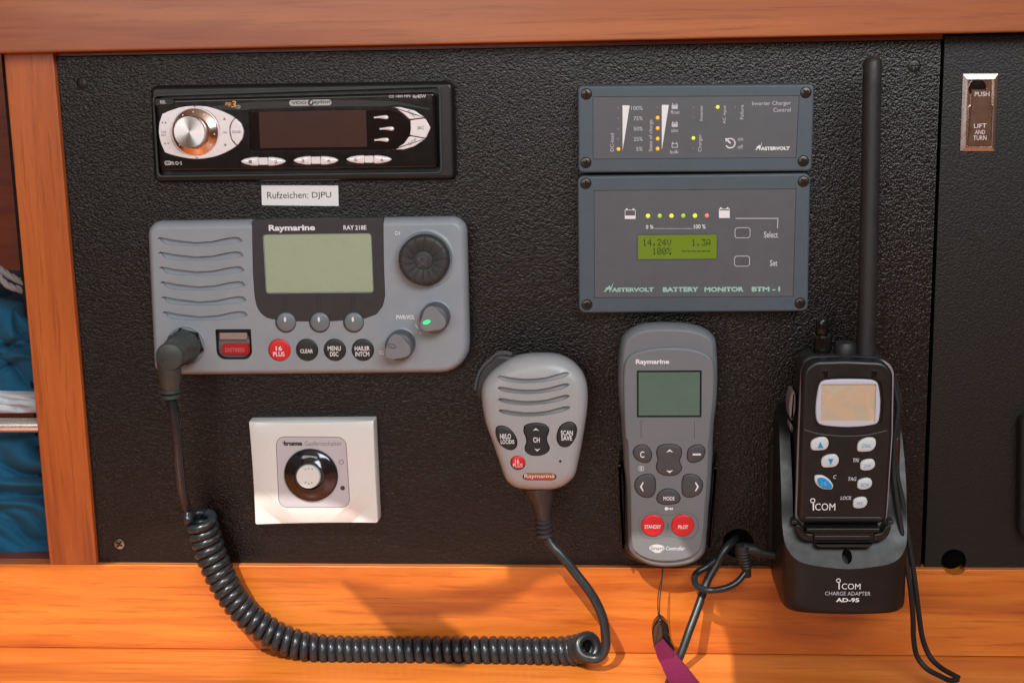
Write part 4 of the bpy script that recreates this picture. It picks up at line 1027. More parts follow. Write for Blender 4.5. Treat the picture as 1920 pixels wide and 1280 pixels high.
ks_ = px_poly([(725, 780), (745, 710), (790, 672), (845, 665), (882, 700), (885, 760), (860, 820), (820, 862), (770, 866), (735, 835)], H, m, True, 4)
cuts = [cut(q, H - 2.6) for q in lou] + [cut(inset(q, -.0003), H - 2.5) for q in (kh, kc_, ks_)]
cuts += [cut(circ(402, 1000, 64, H, m, 4.4125, 28), H - 3), cut(rect(440, 1085, 722, 1148, H, 3.0, m), H - 2.6), cut(circ(752, 988, 12, H, m, 4.4125, 14), H - 6)]
bm = bmesh.new()
R = [(scl(.84), 14), (scl(.95), 17), (scl(.985), 22), (scl(1.0), 28), (scl(1.0), 32), (scl(.985), 34.6), (scl(.95), 37.2), (scl(.9), 38.9), (scl(.82), 40.0), (scl(.7), 40.6), (scl(.5), 41.0), (scl(.25), 41.2)]
rings_into(bm, R)
finish(bm, 'housing', th, None, M_['ray_mic'], cuts=cuts, sharp=42, wn=False)
HK = 40.6
a1 = solid('function_key', th, kh, 36, HK + .6, M_['key_black'], bev=.9, dome=.5)
a2 = solid('channel_key', th, kc_, 36, HK + .9, M_['key_black'], bev=.9, dome=.3)
a3 = solid('scan_key', th, ks_, 36, HK + .6, M_['key_black'], bev=.9, dome=.5)
a4 = disc_button('red_key', th, *m(404, 1000), 59 / 4.4125, 36, HK + .1, M_['red'], dome=.4, bev=.7)
text(th, 'HI/LO', (254, 762, 344, 806), HK + 1.05, M_['white_ink'], m, parent=a1, bold=.03)
text(th, 'LOC/DIS', (260, 812, 372, 846), HK + 1.05, M_['white_ink'], m, parent=a1, bold=.02)
text(th, 'CH', (528, 792, 582, 834), HK + 1.15, M_['white_ink'], m, parent=a2, bold=.04)
text(th, 'SCAN', (757, 735, 856, 775), HK + 1.05, M_['white_ink'], m, parent=a3, bold=.03)
text(th, 'SAVE', (760, 778, 850, 818), HK + 1.05, M_['white_ink'], m, parent=a3, bold=.03)
text(th, '16', (378, 972, 412, 1008), HK + .45, M_['white_ink'], m, parent=a4, bold=.0)
text(th, 'PLUS', (362, 1008, 440, 1038), HK + .45, M_['white_ink'], m, parent=a4, bold=.0)
flat('arrow', th, [px_poly([(524, 738), (550, 716), (577, 738), (550, 730)], HK + 1.2, m)], HK + 1.15, M_['white_ink'], parent=a2)
flat('arrow', th, [px_poly([(536, 884), (562, 894), (588, 884), (562, 908)], HK + 1.2, m)], HK + 1.15, M_['white_ink'], parent=a2)
bd = solid('badge', th, inset(rect(440, 1085, 722, 1148, H, 3.0, m), .0003), 36, H - .2, M_['badge'], bev=.5)
text(th, 'Raymarine', (456, 1096, 704, 1136), H - .2, M_['white_ink'], m, parent=bd, bold=.0)
# rubbery talk key on the upper left shoulder, ribbed
pk = px_poly([(380, 120), (330, 104), (240, 97), (205, 120), (180, 150), (145, 175), (110, 215), (88, 255), (75, 290), (62, 350), (56, 400), (62, 430), (85, 460), (180, 470), (330, 330), (420, 200)], 24, m, True, 3)
tk = solid('talk_key', th, pk, 16, 29, M_['knob_black'], bev=2.2, seg=5)
edge = [(350, 103), (295, 92), (240, 100), (200, 130), (160, 165), (120, 205), (92, 250), (74, 300), (62, 350), (55, 405)]
ed = catmull([Vector(p) for p in edge], False, 3)
bm = bmesh.new()
for p in ed[1:-1]:
    q = m(p.x, p.y); tube_bm(bm, [W(*q, 17.5), W(*q, 27.5)], .00115, 8)
finish(bm, 'grip_rib', th, tk, M_['knob_black'], sharp=60, wn=False)
# strain relief and first bit of cable sleeve
n = ZC(960, 880, 3.2818)
st = [W(*n(170, 95), 27), W(*n(176, 150), 27), W(*n(186, 200), 27), W(*n(190, 250), 26.5), W(*n(196, 300), 26), W(*n(200, 345), 26), W(*n(204, 408), 26)]
bm = bmesh.new(); rad = [.0098, .0082, .0062, .0050, .0044, .0040, .0037]; tube_bm(bm, st, rad, 24)
sr = finish(bm, 'strain_relief', th, None, M_['ray_dark'], sharp=50, wn=False)
for y in (312, 340, 368, 398):
    p = W(*n(195 + (y - 312) * .09, y), 26)
    ax = (W(*n(204, 408), 26) - W(*n(190, 300), 26)).normalized()
    lathe('sleeve_ring', th, p, ax, [(4.2, -1.1), (5.0, -.7), (5.0, .7), (4.2, 1.1)], M_['ray_dark'], 20, parent=sr)
# ---------------------------------------------------------------- coiled cable with its angled plug
th = Thing('coiled_cable', 'thick black coiled cable with angled plug hanging from the marine radio down to the table', 'cable', W(600, 1245, 10))
a = ZC(260, 390, 3.766)
S0 = W(*a(335, 970), 15)
S1 = W(*a(300, 985), 32); S2 = S0 + Vector((0, -.0305, 0))
axp = (S2 - S1).normalized()
lathe('plug_collar', th, S0 + Vector((0, -.0020, 0)), (S2 - S0), [(9.0, 0), (9.4, 2), (9.4, 8), (8.4, 10), (7.6, 14), (7.2, 22)], M_['plug_rubber'], 36, sharp=50)
cl = bpy.data.objects['plug_collar']
dS = Vector((0, -1, 0)); uS = dS.orthogonal().normalized(); vS = dS.cross(uS)
bm = bmesh.new()
for i in range(16):
    an = 2 * math.pi * i / 16; o_ = (uS * math.cos(an) + vS * math.sin(an)) * .0094
    tube_bm(bm, [S0 + Vector((0, -.002, 0)) + dS * .0025 + o_, S0 + Vector((0, -.002, 0)) + dS * .0078 + o_], .0008, 6)
finish(bm, 'grip_rib', th, cl, M_['plug_rubber'], sharp=60, wn=False)
lathe('plug_head', th, S2 - dS * .011, dS, [(6.4, -5), (7.0, 0), (7.6, 2), (7.8, 11), (7.3, 12.4), (6.9, 12.6), (0, 12.7)], M_['plug_rubber'], 40, sharp=40)
e0 = [W(315, 668, 41), W(318, 692, 40), W(319, 712, 39), W(320, 728, 38)]
bm = bmesh.new(); tube_bm(bm, e0, [.0066, .0066, .0062, .0050], 24); pb = finish(bm, 'plug_boot', th, None, M_['plug_rubber'], sharp=50, wn=False)
for y in (722, 732, 742):
    lathe('boot_ring', th, W(319 + (y - 722) * .05, y, 38), (0.02, 0, -1), [(4.2, -1.3), (5.6, -.9), (5.7, .9), (4.2, 1.3)], M_['plug_rubber'], 24, parent=pb)
straight = [(320, 740, 38), (325, 775, 38), (331, 820, 36), (336, 870, 32), (341, 915, 27), (347, 940, 23), (352, 955, 19)]
# centre line of the coil
RC = .0064            # coil radius to the wire's middle
wr = .00275
hc = 4.5 + (RC + wr) * 1000
cen = [(374, 966, 17), (383, 998, 15), (393, 1030, 15), (408, 1068, 15.5), (427, 1104, 16), (450, 1136, 16), (480, 1166, 16), (515, 1190, 15.5), (552, 1206, 15), (590, 1215, 14.5), (640, 1219, hc), (720, 1220, hc), (800, 1219.5, hc), (900, 1220, hc + .5), (980, 1221, hc + 1), (1040, 1221, hc + 2), (1072, 1219, hc + 4), (1090, 1215, hc + 8), (1101, 1212, hc + 14), (1104, 1211, hc + 17)]
path = catmull([W(*p) for p in cen], False, 14)
# keep the resting part on the table
Ls = [0]
for p, q in zip(path[:-1], path[1:]): Ls.append(Ls[-1] + (q - p).length)
tot = Ls[-1]
def at(s):
    s = max(0, min(tot, s)); lo = 0; hi = len(Ls) - 1
    while hi - lo > 1:
        md_ = (lo + hi) // 2
        if Ls[md_] <= s: lo = md_
        else: hi = md_
    t = (s - Ls[lo]) / max(1e-9, Ls[hi] - Ls[lo]); return path[lo].lerp(path[hi], t), (path[min(hi + 1, len(path) - 1)] - path[max(0, lo - 1)]).normalized()
pitch = []
turns = 53.0; seg = 20
# wider spacing in the hanging part, denser at the ends
def warp(t): return t + .012 * math.sin(2 * math.pi * t * 3) / 3
N_ = int(turns * seg); u = None; coil = []
P0, T0 = at(0); u = Vector((0, 0, 1)); phase0 = math.radians(200)
for i in range(N_ + 1):
    t = i / N_; P, T = at(warp(t) * tot)
    u = (u - T * u.dot(T)).normalized(); v = T.cross(u)
    an = phase0 + 2 * math.pi * turns * t
    rr = RC * (1.12 - .12 * min(1, t * 5)) * (1 + .02 * math.sin(i * .37) * math.sin(i * .051))
    coil.append(P + (u * math.cos(an) + v * math.sin(an)) * rr)
lead = wpath(straight, 8)
tail = wpath([(1136, 1196, 34), (1131, 1160, 34), (1112, 1118, 33), (1080, 1075, 31), (1052, 1040, 29.5), (1035, 1022, 28), (1024, 1003, 26.5)], 8)
def blend(a, b, n=10):
    """smooth bridge between the end of a and the start of b"""
    p0 = a[-1]; p1 = b[0]; t0 = (a[-1] - a[-3]).normalized(); t1 = (b[2] - b[0]).normalized(); d = (p1 - p0).length
    out = []
    for i in range(1, n):
        t = i / n; c1 = p0 + t0 * d * .5; c2 = p1 - t1 * d * .5
        out.append(p0 * (1 - t) ** 3 + c1 * 3 * t * (1 - t) ** 2 + c2 * 3 * t * t * (1 - t) + p1 * t ** 3)
    return out
full = lead + blend(lead, coil) + coil + blend(coil, tail, 12) + tail
tube('cable', th, full, wr, M_['cable'], 12)
# ---------------------------------------------------------------- autopilot remote in its holder
p8 = ZC(1150, 600, 5.819); q8 = ZC(1150, 810, 4.924)
H = 26
hold = Thing('wall_holder', 'glossy black wall holder gripping the lower half of the grey remote control', 'holder', W(1250, 1055, 0))
ho = px_poly([(70, 180), (60, 320), (62, 600), (62, 900), (80, 1085), (150, 1165), (280, 1215), (480, 1240), (700, 1215), (820, 1160), (890, 1085), (925, 900), (938, 600), (950, 320), (948, 180), (800, 150), (500, 140), (200, 150)], 14, q8, True, 4)
solid('cradle', hold, ho, .05, 15, M_['black_gloss'], bev=3.5, seg=5)
for s, pts in ((0, [(52, 325), (70, 330), (88, 400), (98, 560), (100, 800), (104, 1060), (84, 1080), (66, 1000), (58, 700)]), (1, [(950, 335), (930, 345), (912, 420), (900, 600), (892, 800), (880, 1000), (872, 1080), (900, 1060), (925, 900), (945, 560)])):
    solid('side_arm', hold, px_poly(pts, 22, q8, True, 4), 12, 22, M_['black_gloss'], bev=1.1)
th = Thing('remote_control', 'tall grey handheld remote control with green display and red STANDBY and PILOT keys', 'remote control', W(1252, 1055, 15))
up = [(620, 35), (800, 45), (950, 80), (1060, 140), (1115, 220), (1130, 350), (1138, 500), (1135, 700), (1125, 900), (1100, 1100)]
ul = [(90, 1200), (80, 1050), (62, 900), (50, 750), (48, 600), (58, 400), (75, 260), (110, 170), (200, 95), (320, 50), (460, 36)]
lo_ = [(921, 60), (919, 150), (913, 300), (902, 500), (882, 700), (867, 900), (852, 1070), (812, 1145), (730, 1200), (620, 1226), (500, 1236), (400, 1229), (300, 1206), (200, 1150), (145, 1085), (130, 1000), (126, 800), (120, 600), (110, 420), (96, 300), (90, 150)]
def conv2(pts, f): return [f(*p) for p in pts]
ppx = conv2(up, p8) + conv2(lo_, q8) + conv2(ul, p8)
ol = catmull([Vector(U(x, y, H - 7)) for x, y in ppx], True, 4)
cc = sum(ol, Vector((0, 0))) / len(ol)
cuts = []
Hf = H
scr = rect(258, 552, 962, 1060, Hf + 1.4, .6, p8)
bm = bmesh.new()
ins = lambda d: inset(ol, d / 1000)
rings_into(bm, [(ins(5), 8), (ins(1.6), 10), (ins(.3), 13), (ins(0), 17), (ins(.25), 20), (ins(1.0), 22.6), (ins(2.2), 24.4), (ins(3.6), 25.3)])
body = finish(bm, 'housing', th, None, M_['ray_remote'], sharp=42)
# raised front, lower than the domed head
fpx = conv2([(400, 312), (620, 296), (820, 308), (980, 350), (1068, 415), (1098, 500), (1102, 700), (1092, 900), (1070, 1100), (1058, 1280)], p8) + conv2([(885, 100), (882, 300), (870, 500), (852, 700), (838, 900), (818, 1050), (780, 1115), (700, 1165), (600, 1190), (500, 1198), (400, 1192), (300, 1168), (215, 1120), (172, 1060), (160, 900), (156, 700), (150, 500), (140, 350), (128, 100)], q8) + conv2([(128, 1280), (118, 1100), (112, 900), (108, 700), (116, 510), (148, 425), (220, 362)], p8)
fo = catmull([Vector(U(x, y, H + 1)) for x, y in fpx], True, 3)
key_sh = {
 'cancel_key': [(185, 165), (220, 125), (280, 115), (325, 140), (352, 190), (350, 240), (322, 275), (270, 277), (215, 250), (185, 205)],
 'rocker_key': [(398, 180), (415, 135), (460, 115), (520, 110), (580, 118), (620, 145), (632, 185), (625, 225), (612, 255), (618, 290), (632, 330), (612, 368), (575, 392), (515, 400), (455, 390), (412, 362), (395, 320), (405, 280), (412, 250), (402, 215)],
 'minus_key': [(680, 210), (695, 155), (740, 122), (800, 116), (840, 145), (845, 190), (825, 240), (780, 270), (725, 278), (690, 258)],
 'left_key': [(195, 490), (215, 430), (265, 395), (325, 385), (372, 405), (390, 460), (388, 530), (368, 580), (320, 602), (262, 590), (215, 550)],
 'right_key': [(826, 490), (808, 435), (765, 398), (700, 386), (655, 400), (635, 450), (632, 520), (645, 575), (690, 600), (745, 592), (800, 560)],
 'mode_key': [(400, 610), (415, 565), (455, 532), (508, 520), (560, 532), (602, 568), (617, 612), (600, 645), (550, 662), (500, 666), (450, 660), (412, 642)]}
HT = H + 1.2
outs = {k_: px_poly(v, HT, q8, True, 4) for k_, v in key_sh.items()}
pad = px_poly([(230, 860), (240, 800), (280, 755), (345, 735), (410, 745), (455, 762), (508, 768), (560, 758), (610, 742), (665, 735), (730, 755), (775, 800), (790, 860), (775, 925), (730, 972), (665, 990), (600, 985), (508, 968), (420, 985), (345, 990), (285, 970), (242, 920)], HT, q8, True, 3)
cuts = [cut(inset(scr, -.0002), HT - 1.2), cut(pad, HT - .5)] + [cut(inset(o, -.00025), HT - 1.4) for o in outs.values()]
front = solid('front_cover', th, fo, 20, HT, M_['ray_remote'], bev=1.5, seg=5, cuts=cuts)
dsp = solid('display', th, scr, HT - 2, HT - .6, M_['lcd_remote'], bev=.1)
ring_solid('display_edge', th, inset(scr, .0002), inset(scr, .0009), HT - 1, HT - .5, M_['black_gloss'], bev=.05)
pad_in = solid('key_tray', th, inset(pad, .0004), HT - 2, HT - .35, M_['ray_remote'], bev=.3)
ob = {}
for k_, o in outs.items(): ob[k_] = solid(k_, th, o, HT - 2, HT + .7, M_['ray_remote_key'], bev=.9, dome=.3)
for x, s, bx in ((364, 'STANDBY', (288, 853, 440, 888)), (641, 'PILOT', (598, 856, 690, 891))):
    r_ = disc_button('red_key', th, *q8(x, 860), 106 / 4.924, HT - 2, HT + .8, M_['red'], dome=.5, bev=.8)
    text(th, s, bx, HT + 1.3, M_['white_ink'], q8, parent=r_, bold=.025)
zz = HT + 1.0
text(th, 'C', (247, 175, 286, 235), zz, M_['white_ink'], q8, parent=ob['cancel_key'], bold=.03)
text(th, 'MODE', (462, 592, 565, 628), zz, M_['white_ink'], q8, parent=ob['mode_key'], bold=.03)
flat('minus_mark', th, [px_poly([(732, 196), (808, 196), (808, 212), (732, 212)], zz, q8)], zz, M_['white_ink'], parent=ob['minus_key'])
flat('arrow', th, [px_poly([(488, 184), (520, 156), (553, 184), (520, 176)], zz, q8)], zz, M_['white_ink'], parent=ob['rocker_key'])
flat('arrow', th, [px_poly([(486, 350), (517, 356), (552, 350), (519, 376)], zz, q8)], zz, M_['white_ink'], parent=ob['rocker_key'])
flat('arrow', th, [px_poly([(272, 458), (245, 502), (272, 546), (280, 540), (262, 502), (280, 464)], zz, q8)], zz, M_['white_ink'], parent=ob['left_key'])
flat('arrow', th, [px_poly([(762, 458), (790, 502), (762, 546), (753, 540), (773, 502), (753, 464)], zz, q8)], zz, M_['white_ink'], parent=ob['right_key'])
text(th, 'Raymarine', (245, 426, 610, 492), HT, M_['white_ink'], p8, bold=.035)
annulus('mark', th, circ(258, 333, 27, HT, q8, 4.924, 24), circ(258, 333, 21, HT, q8, 4.924, 24), HT, M_['cream_ink'])
flat('mark', th, [px_poly([(250, 318), (266, 318), (266, 348), (250, 348)], HT, q8)], HT, M_['cream_ink'])
flat('key_symbol', th, [circ(490, 704, 17, HT, q8, 4.924, 18)], HT, M_['white_ink'])
flat('key_symbol', th, [px_poly([(504, 698), (552, 698), (552, 708), (545, 716), (536, 709), (528, 718), (520, 709), (504, 709)], HT, q8)], HT + .01, M_['white_ink'])
el = flat('emblem', th, [circ(402, 1068, 70, HT, q8, 4.924, 32, ry=36)], HT, M_['cream_ink'])
flat('emblem', th, [px_poly([(370, 1100), (440, 1102), (465, 1092), (430, 1110), (390, 1112)], HT, q8)], HT, M_['cream_ink'])
text(th, 'Smart', (340, 1050, 466, 1086), HT + .12, M_['grey_ink'], q8, parent=el, bold=.045, shear=.2)
text(th, 'Controller', (484, 1052, 662, 1088), HT, M_['cream_ink'], q8, bold=.03, shear=.25)
for x in (303, 885):
    flat('groove_line', th, [px_poly([(x - 3, 1095), (x + 3, 1095), (x + 3, 1290), (x - 3, 1290)], HT, p8)], HT, M_['ray_remote_key'], t=.03)
flat('groove_line', th, [px_poly([(501, 838), (509, 838), (509, 895), (501, 895)], HT, q8)], HT - .35, M_['ray_remote_key'], t=.1)
# ---------------------------------------------------------------- lanyard
g = ZC(1100, 980, 4.266)
th = Thing('wrist_lanyard', 'magenta webbing lanyard with a buckle on a thin black loop below the remote control', 'lanyard', W(1250, 1270, 40))
loopL = [(606, 330, 20), (604, 420, 18), (585, 500, 20), (570, 600, 23), (571, 700, 27), (580, 785, 31)]
loopR = [(607, 330, 20), (607, 400, 18), (598, 500, 20), (586, 600, 22), (582, 700, 26), (581, 785, 31)]
for lp in (loopL, loopR): tube('thin_cord', th, wpath([(*g(x, y), h) for x, y, h in lp], 6), .00032, M_['cord'], 8)
bk = [(590, 770), (625, 795), (655, 830), (662, 880), (658, 915), (674, 930), (672, 960), (700, 1000), (705, 1040), (690, 1050), (610, 1010), (540, 1005), (530, 960), (522, 880), (532, 830), (560, 790)]
bo = solid('buckle', th, rnd(px_poly(bk, 36, g), .0008, 3), 28, 35, M_['black_gloss'], bev=1.0)
solid('buckle_plate', th, rnd(px_poly([(585, 785), (605, 840), (612, 915), (575, 960), (565, 990), (533, 1000), (537, 960), (530, 890), (538, 835)], 36, g), .001, 3), 34, 36.2, M_['buckle'], bev=.8, parent=bo)
solid('buckle_latch', th, rnd(px_poly([(612, 830), (640, 850), (655, 900), (640, 910), (618, 895)], 36, g), .0006, 3), 34, 36.0, M_['black_satin'], bev=.5, parent=bo)
def ribbon(name, L_, R_, h, mat, thick=.0011, parent=None, n=10):
    l = catmull([W(*g(x, y), h + dh) for x, y, dh in L_], False, n); r = catmull([W(*g(x, y), h + dh) for x, y, dh in R_], False, n)
    bm = bmesh.new(); rows = []
    for a_, b_ in zip(l, r):
        rows.append([[bm.verts.new(a_.lerp(b_, i / 6) + Vector((0, -.0006 * math.sin(math.pi * i / 6) + dy, 0))) for i in range(7)] for dy in (0, thick)])
    for A, B_ in zip(rows[:-1], rows[1:]):
        for s in (0, 1):
            for i in range(6): bm.faces.new((A[s][i], A[s][i + 1], B_[s][i + 1], B_[s][i]))
        bm.faces.new((A[0][0], B_[0][0], B_[1][0], A[1][0])); bm.faces.new((A[0][6], A[1][6], B_[1][6], B_[0][6]))
    for A in (rows[0], rows[-1]):
        for i in range(6): bm.faces.new((A[0][i], A[1][i], A[1][i + 1], A[0][i + 1]))
    return finish(bm, name, th, parent, mat, sharp=40, wn=False)
ribbon('webbing', [(548, 1010, 0), (566, 1075, 1), (606, 1155, 6), (634, 1220, 13), (664, 1295, 24), (720, 1400, 42), (800, 1500, 60)], [(612, 935, 0), (662, 988, 0), (728, 1064, 2.5), (800, 1150, 8), (886, 1256, 18), (990, 1370, 33), (1090, 1480, 52)], 36, M_['pink'])
ribbon('webbing_fold', [(540, 985, 0), (560, 1050, 0), (612, 1168, .5)], [(608, 925, 0), (650, 975, 0), (702, 1052, .5)], 38.2, M_['pink'])
# ---------------------------------------------------------------- charger with handheld radio
z6 = ZC(1430, 640, 2.4621); z7 = ZC(1430, 600, 4.9241); z9 = ZC(1430, 590, 3.1214); z10 = ZC(1400, 950, 3.88)
th = Thing('charging_cradle', 'black desktop charging cradle printed CHARGE ADAPTER holding the handheld radio', 'charger', W(1580, 1080, 0))
HF = 60.
xa, zb = U(1464, 1140, HF - 8); xb = U(1700, 1140, HF - 8)[0]; zb = U(1580, 1152, HF)[1]; ztp = U(1475, 772, 22)[1]
# plan outline (x, depth): D shape with well rounded front corners
hx = [(xa, 0.05), (xa, HF * .5), (xa + .0005, HF - 12), (xa + .003, HF - 5.5), (xa + .009, HF - 1.8), (xa + .02, HF - .2), ((xa + xb) / 2, HF + .6), (xb - .02, HF - .2), (xb - .009, HF - 1.8), (xb - .003, HF - 5.5), (xb - .0005, HF - 12), (xb, HF * .5), (xb, 0.05)]
def cr_open(pts, k):
    return catmull([Vector(p) for p in pts], False, k)
front = cr_open([(p[0] * 1000, p[1]) for p in hx], 5)
front = [Vector((p.x / 1000, max(.05, p.y))) for p in front]
def drow(bm, z, s=0., taper=0.):
    xm = (xa + xb) / 2
    return [bm.verts.new((xm + (p.x - xm) * (1 - s), -(max(.05, p.y - (s * 30 if p.y > 5 else 0))) / 1000, z)) for p in front]
bm = bmesh.new()
zs = [(zb, .055), (zb + .0010, .028), (zb + .0025, .010), (zb + .005, .002), (zb + .009, 0), (zb + .03, .0), (zb + .05, .0), (zb + .08, .006), (ztp - .008, .02), (ztp - .003, .04), (ztp, .09)]
rows = [drow(bm, z, s) for z, s in zs]
for A, B_ in zip(rows[:-1], rows[1:]):
    for i in range(len(A)): bm.faces.new((A[i - 1], A[i], B_[i], B_[i - 1]))
bm.faces.new(rows[0]); bm.faces.new(list(reversed(rows[-1])))
# side profile that is carved away in front: (h, z)
def zat(px, py, h): return U(px, py, h)[1]
prof = [(HF + 30, zat(1580, 1068, HF) + .0002), (HF + 1.2, zat(1580, 1068, HF)), (HF - 4, zat(1580, 1040, HF - 4)), (HF - 9, zat(1580, 1010, HF - 9)), (HF - 13.5, zat(1580, 975, HF - 13.5)), (HF - 17, zat(1480, 930, HF - 17)), (HF - 23, zat(1470, 880, HF - 23)), (31, zat(1470, 840, 31)), (25, zat(1470, 805, 25)), (17, zat(1470, 782, 17)), (10, zat(1470, 774, 10)), (-2, ztp + .001), (-2, ztp + .05), (HF + 30, ztp + .05)]
def cutter_yz(prof, x0, x1):
    cb = bmesh.new(); A = [cb.verts.new((x0, -h / 1000, z)) for h, z in prof]; B_ = [cb.verts.new((x1, -h / 1000, z)) for h, z in prof]
    cb.faces.new(A); cb.faces.new(list(reversed(B_)))
    for i in range(len(A)): cb.faces.new((A[i - 1], A[i], B_[i], B_[i - 1]))
    bmesh.ops.recalc_face_normals(cb, faces=cb.faces); return cb
def boolean(o, cb):
    cm = bpy.data.meshes.new('c'); org = th.org
    bmesh.ops.translate(cb, verts=cb.verts, vec=-org); cb.to_mesh(cm); cb.free()
    co = bpy.data.objects.new('c', cm); COL.objects.link(co); co.parent = o.parent
    md = o.modifiers.new('b', 'BOOLEAN'); md.object = co; md.solver = 'EXACT'
    bpy.context.view_layer.update()
    nm = bpy.data.meshes.new_from_object(o.evaluated_get(bpy.context.evaluated_depsgraph_get())); o.modifiers.clear(); o.data = nm
    bpy.data.objects.remove(co); bpy.data.meshes.remove(cm); return o
base = finish(bm, 'housing', th, None, M_['cradle_black'], sharp=30, wn=False)
sm = []
pr2 = [Vector((h, z * 1000)) for h, z in prof[1:11]]
pr2 = catmull(pr2, False, 4); prof2 = [prof[0]] + [(p.x, p.y / 1000) for p in pr2] + prof[11:]
boolean(base, cutter_yz(prof2, xa - .05, xb + .05))
# well the handset stands in (open at the front), and the small hole in the slope
xl_, xr_ = U(1489, 960, 50)[0], U(1668, 960, 50)[0]
boolean(base, cutter_yz([(12, zat(1580, 985, 47)), (HF + 20, zat(1580, 985, 47) + .0), (HF + 20, ztp + .03), (12, ztp + .03)], xl_, xr_))
sl = Vector((0, -.005, zat(1580, 1040, HF - 4) - zat(1580, 1010, HF - 9))).normalized()
nrm = Vector((0, -abs(sl.z), abs(sl.y))).normalized(); pc = W(*z10(728, 362), HF - 4.3)
cb = bmesh.new(); ux = Vector((1, 0, 0)); uy = nrm.cross(ux).normalized()
lo_r = [cb.verts.new(pc - nrm * .012 + (ux * math.cos(t_ * .2618) * .0027 + uy * math.sin(t_ * .2618) * .0042)) for t_ in range(24)]
hi_r = [cb.verts.new(v.co + nrm * .03) for v in lo_r]
cb.faces.new(lo_r); cb.faces.new(list(reversed(hi_r)))
for i in range(24): cb.faces.new((lo_r[i - 1], lo_r[i], hi_r[i], hi_r[i - 1]))
bmesh.ops.recalc_face_normals(cb, faces=cb.faces); boolean(base, cb)
for p in base.data.polygons: p.use_smooth = True
base.data.set_sharp_from_angle(angle=math.radians(28))
bv = base.modifiers.new('bevel', 'BEVEL'); bv.width = .0011; bv.segments = 3; bv.limit_method = 'ANGLE'; bv.angle_limit = math.radians(32); bv.harden_normals = False
wn_ = base.modifiers.new('wn', 'WEIGHTED_NORMAL'); wn_.keep_sharp = True
base.data.name = 'housing'
# ledge, tray and clips around the handset's foot
def pz(pts, h, conv=z10): return px_poly(pts, h, conv)
solid('tray', th, rnd(pz([(428, 145), (972, 145), (968, 185), (925, 190), (925, 262), (900, 292), (520, 292), (488, 262), (485, 190), (430, 185)], 56), .0008, 3), 40, 56, M_['black_satin'], bev=.6)
solid('tray_lip', th, rnd(pz([(505, 262), (905, 262), (918, 245), (918, 268), (895, 290), (525, 290), (495, 268), (495, 245)], 57), .0006, 3), 52, 58, M_['black_matte'], bev=.4)
solid('tray_rib', th, rnd(pz([(430, 150), (970, 150), (965, 176), (435, 176)], 57), .001, 3), 52, 58.4, M_['black_satin'], bev=.6)
solid('tray_rib', th, rnd(pz([(487, 206), (905, 206), (900, 240), (490, 240)], 57), .001, 3), 52, 57.5, M_['black_satin'], bev=.6)
for sgn in (0, 1):
    pts = [(355, 128), (362, 170), (385, 215), (420, 240), (485, 248), (485, 192), (428, 186), (400, 140), (368, 122)]
    if sgn: pts = [(1405 - x * 1.0, y) for x, y in pts]
    solid('clip', th, rnd(pz(pts, 55), .001, 3), 40, 56.4, M_['black_satin'], bev=.8)
    pts = [(325, 96), (368, 98), (368, 122), (326, 122)]
    if sgn: pts = [(1393 - x, y) for x, y in pts]
    solid('hinge_pin', th, rnd(pz(pts, 52), .0006, 3), 40, 53, M_['black_matte'], bev=.5)
def icom(th, conv, x0, y0, x1, y1, h, ring):
    cxr, cyr, rr = ring
    text(th, 'COM', (x0 + (x1 - x0) * .17, y0, x1, y1), h, M_['white_ink'], conv)
    flat('mark', th, [px_poly([(cxr + rr * .0, y0 - 3), (cxr + rr * .5, y0 - 3), (cxr + rr * .5, y1), (cxr + rr * .0, y1)], h, conv)], h, M_['white_ink'])
    s_ = {z10: 3.88, z9: 3.1214}[conv]
    annulus('emblem', th, circ(cxr, cyr, rr, h, conv, s_, 24), circ(cxr, cyr, rr * .66, h, conv, s_, 24), h, M_['white_ink'])
fh = HF + .95
icom(th, z10, 664, 555, 828, 598, fh, (668, 534, 17))
text(th, 'CHARGE ADAPTER', (570, 614, 902, 642), fh, M_['cream_ink'], z10, bold=.0)
text(th, 'AD-95', (650, 660, 819, 691), fh, M_['white_ink'], z10, bold=.035)
# power jack on its left flank
solid('mounting_plate', th, rect(1441, 832, 1690, 1062, 4, 1.5), .05, 6, M_['void'], bev=1.0)
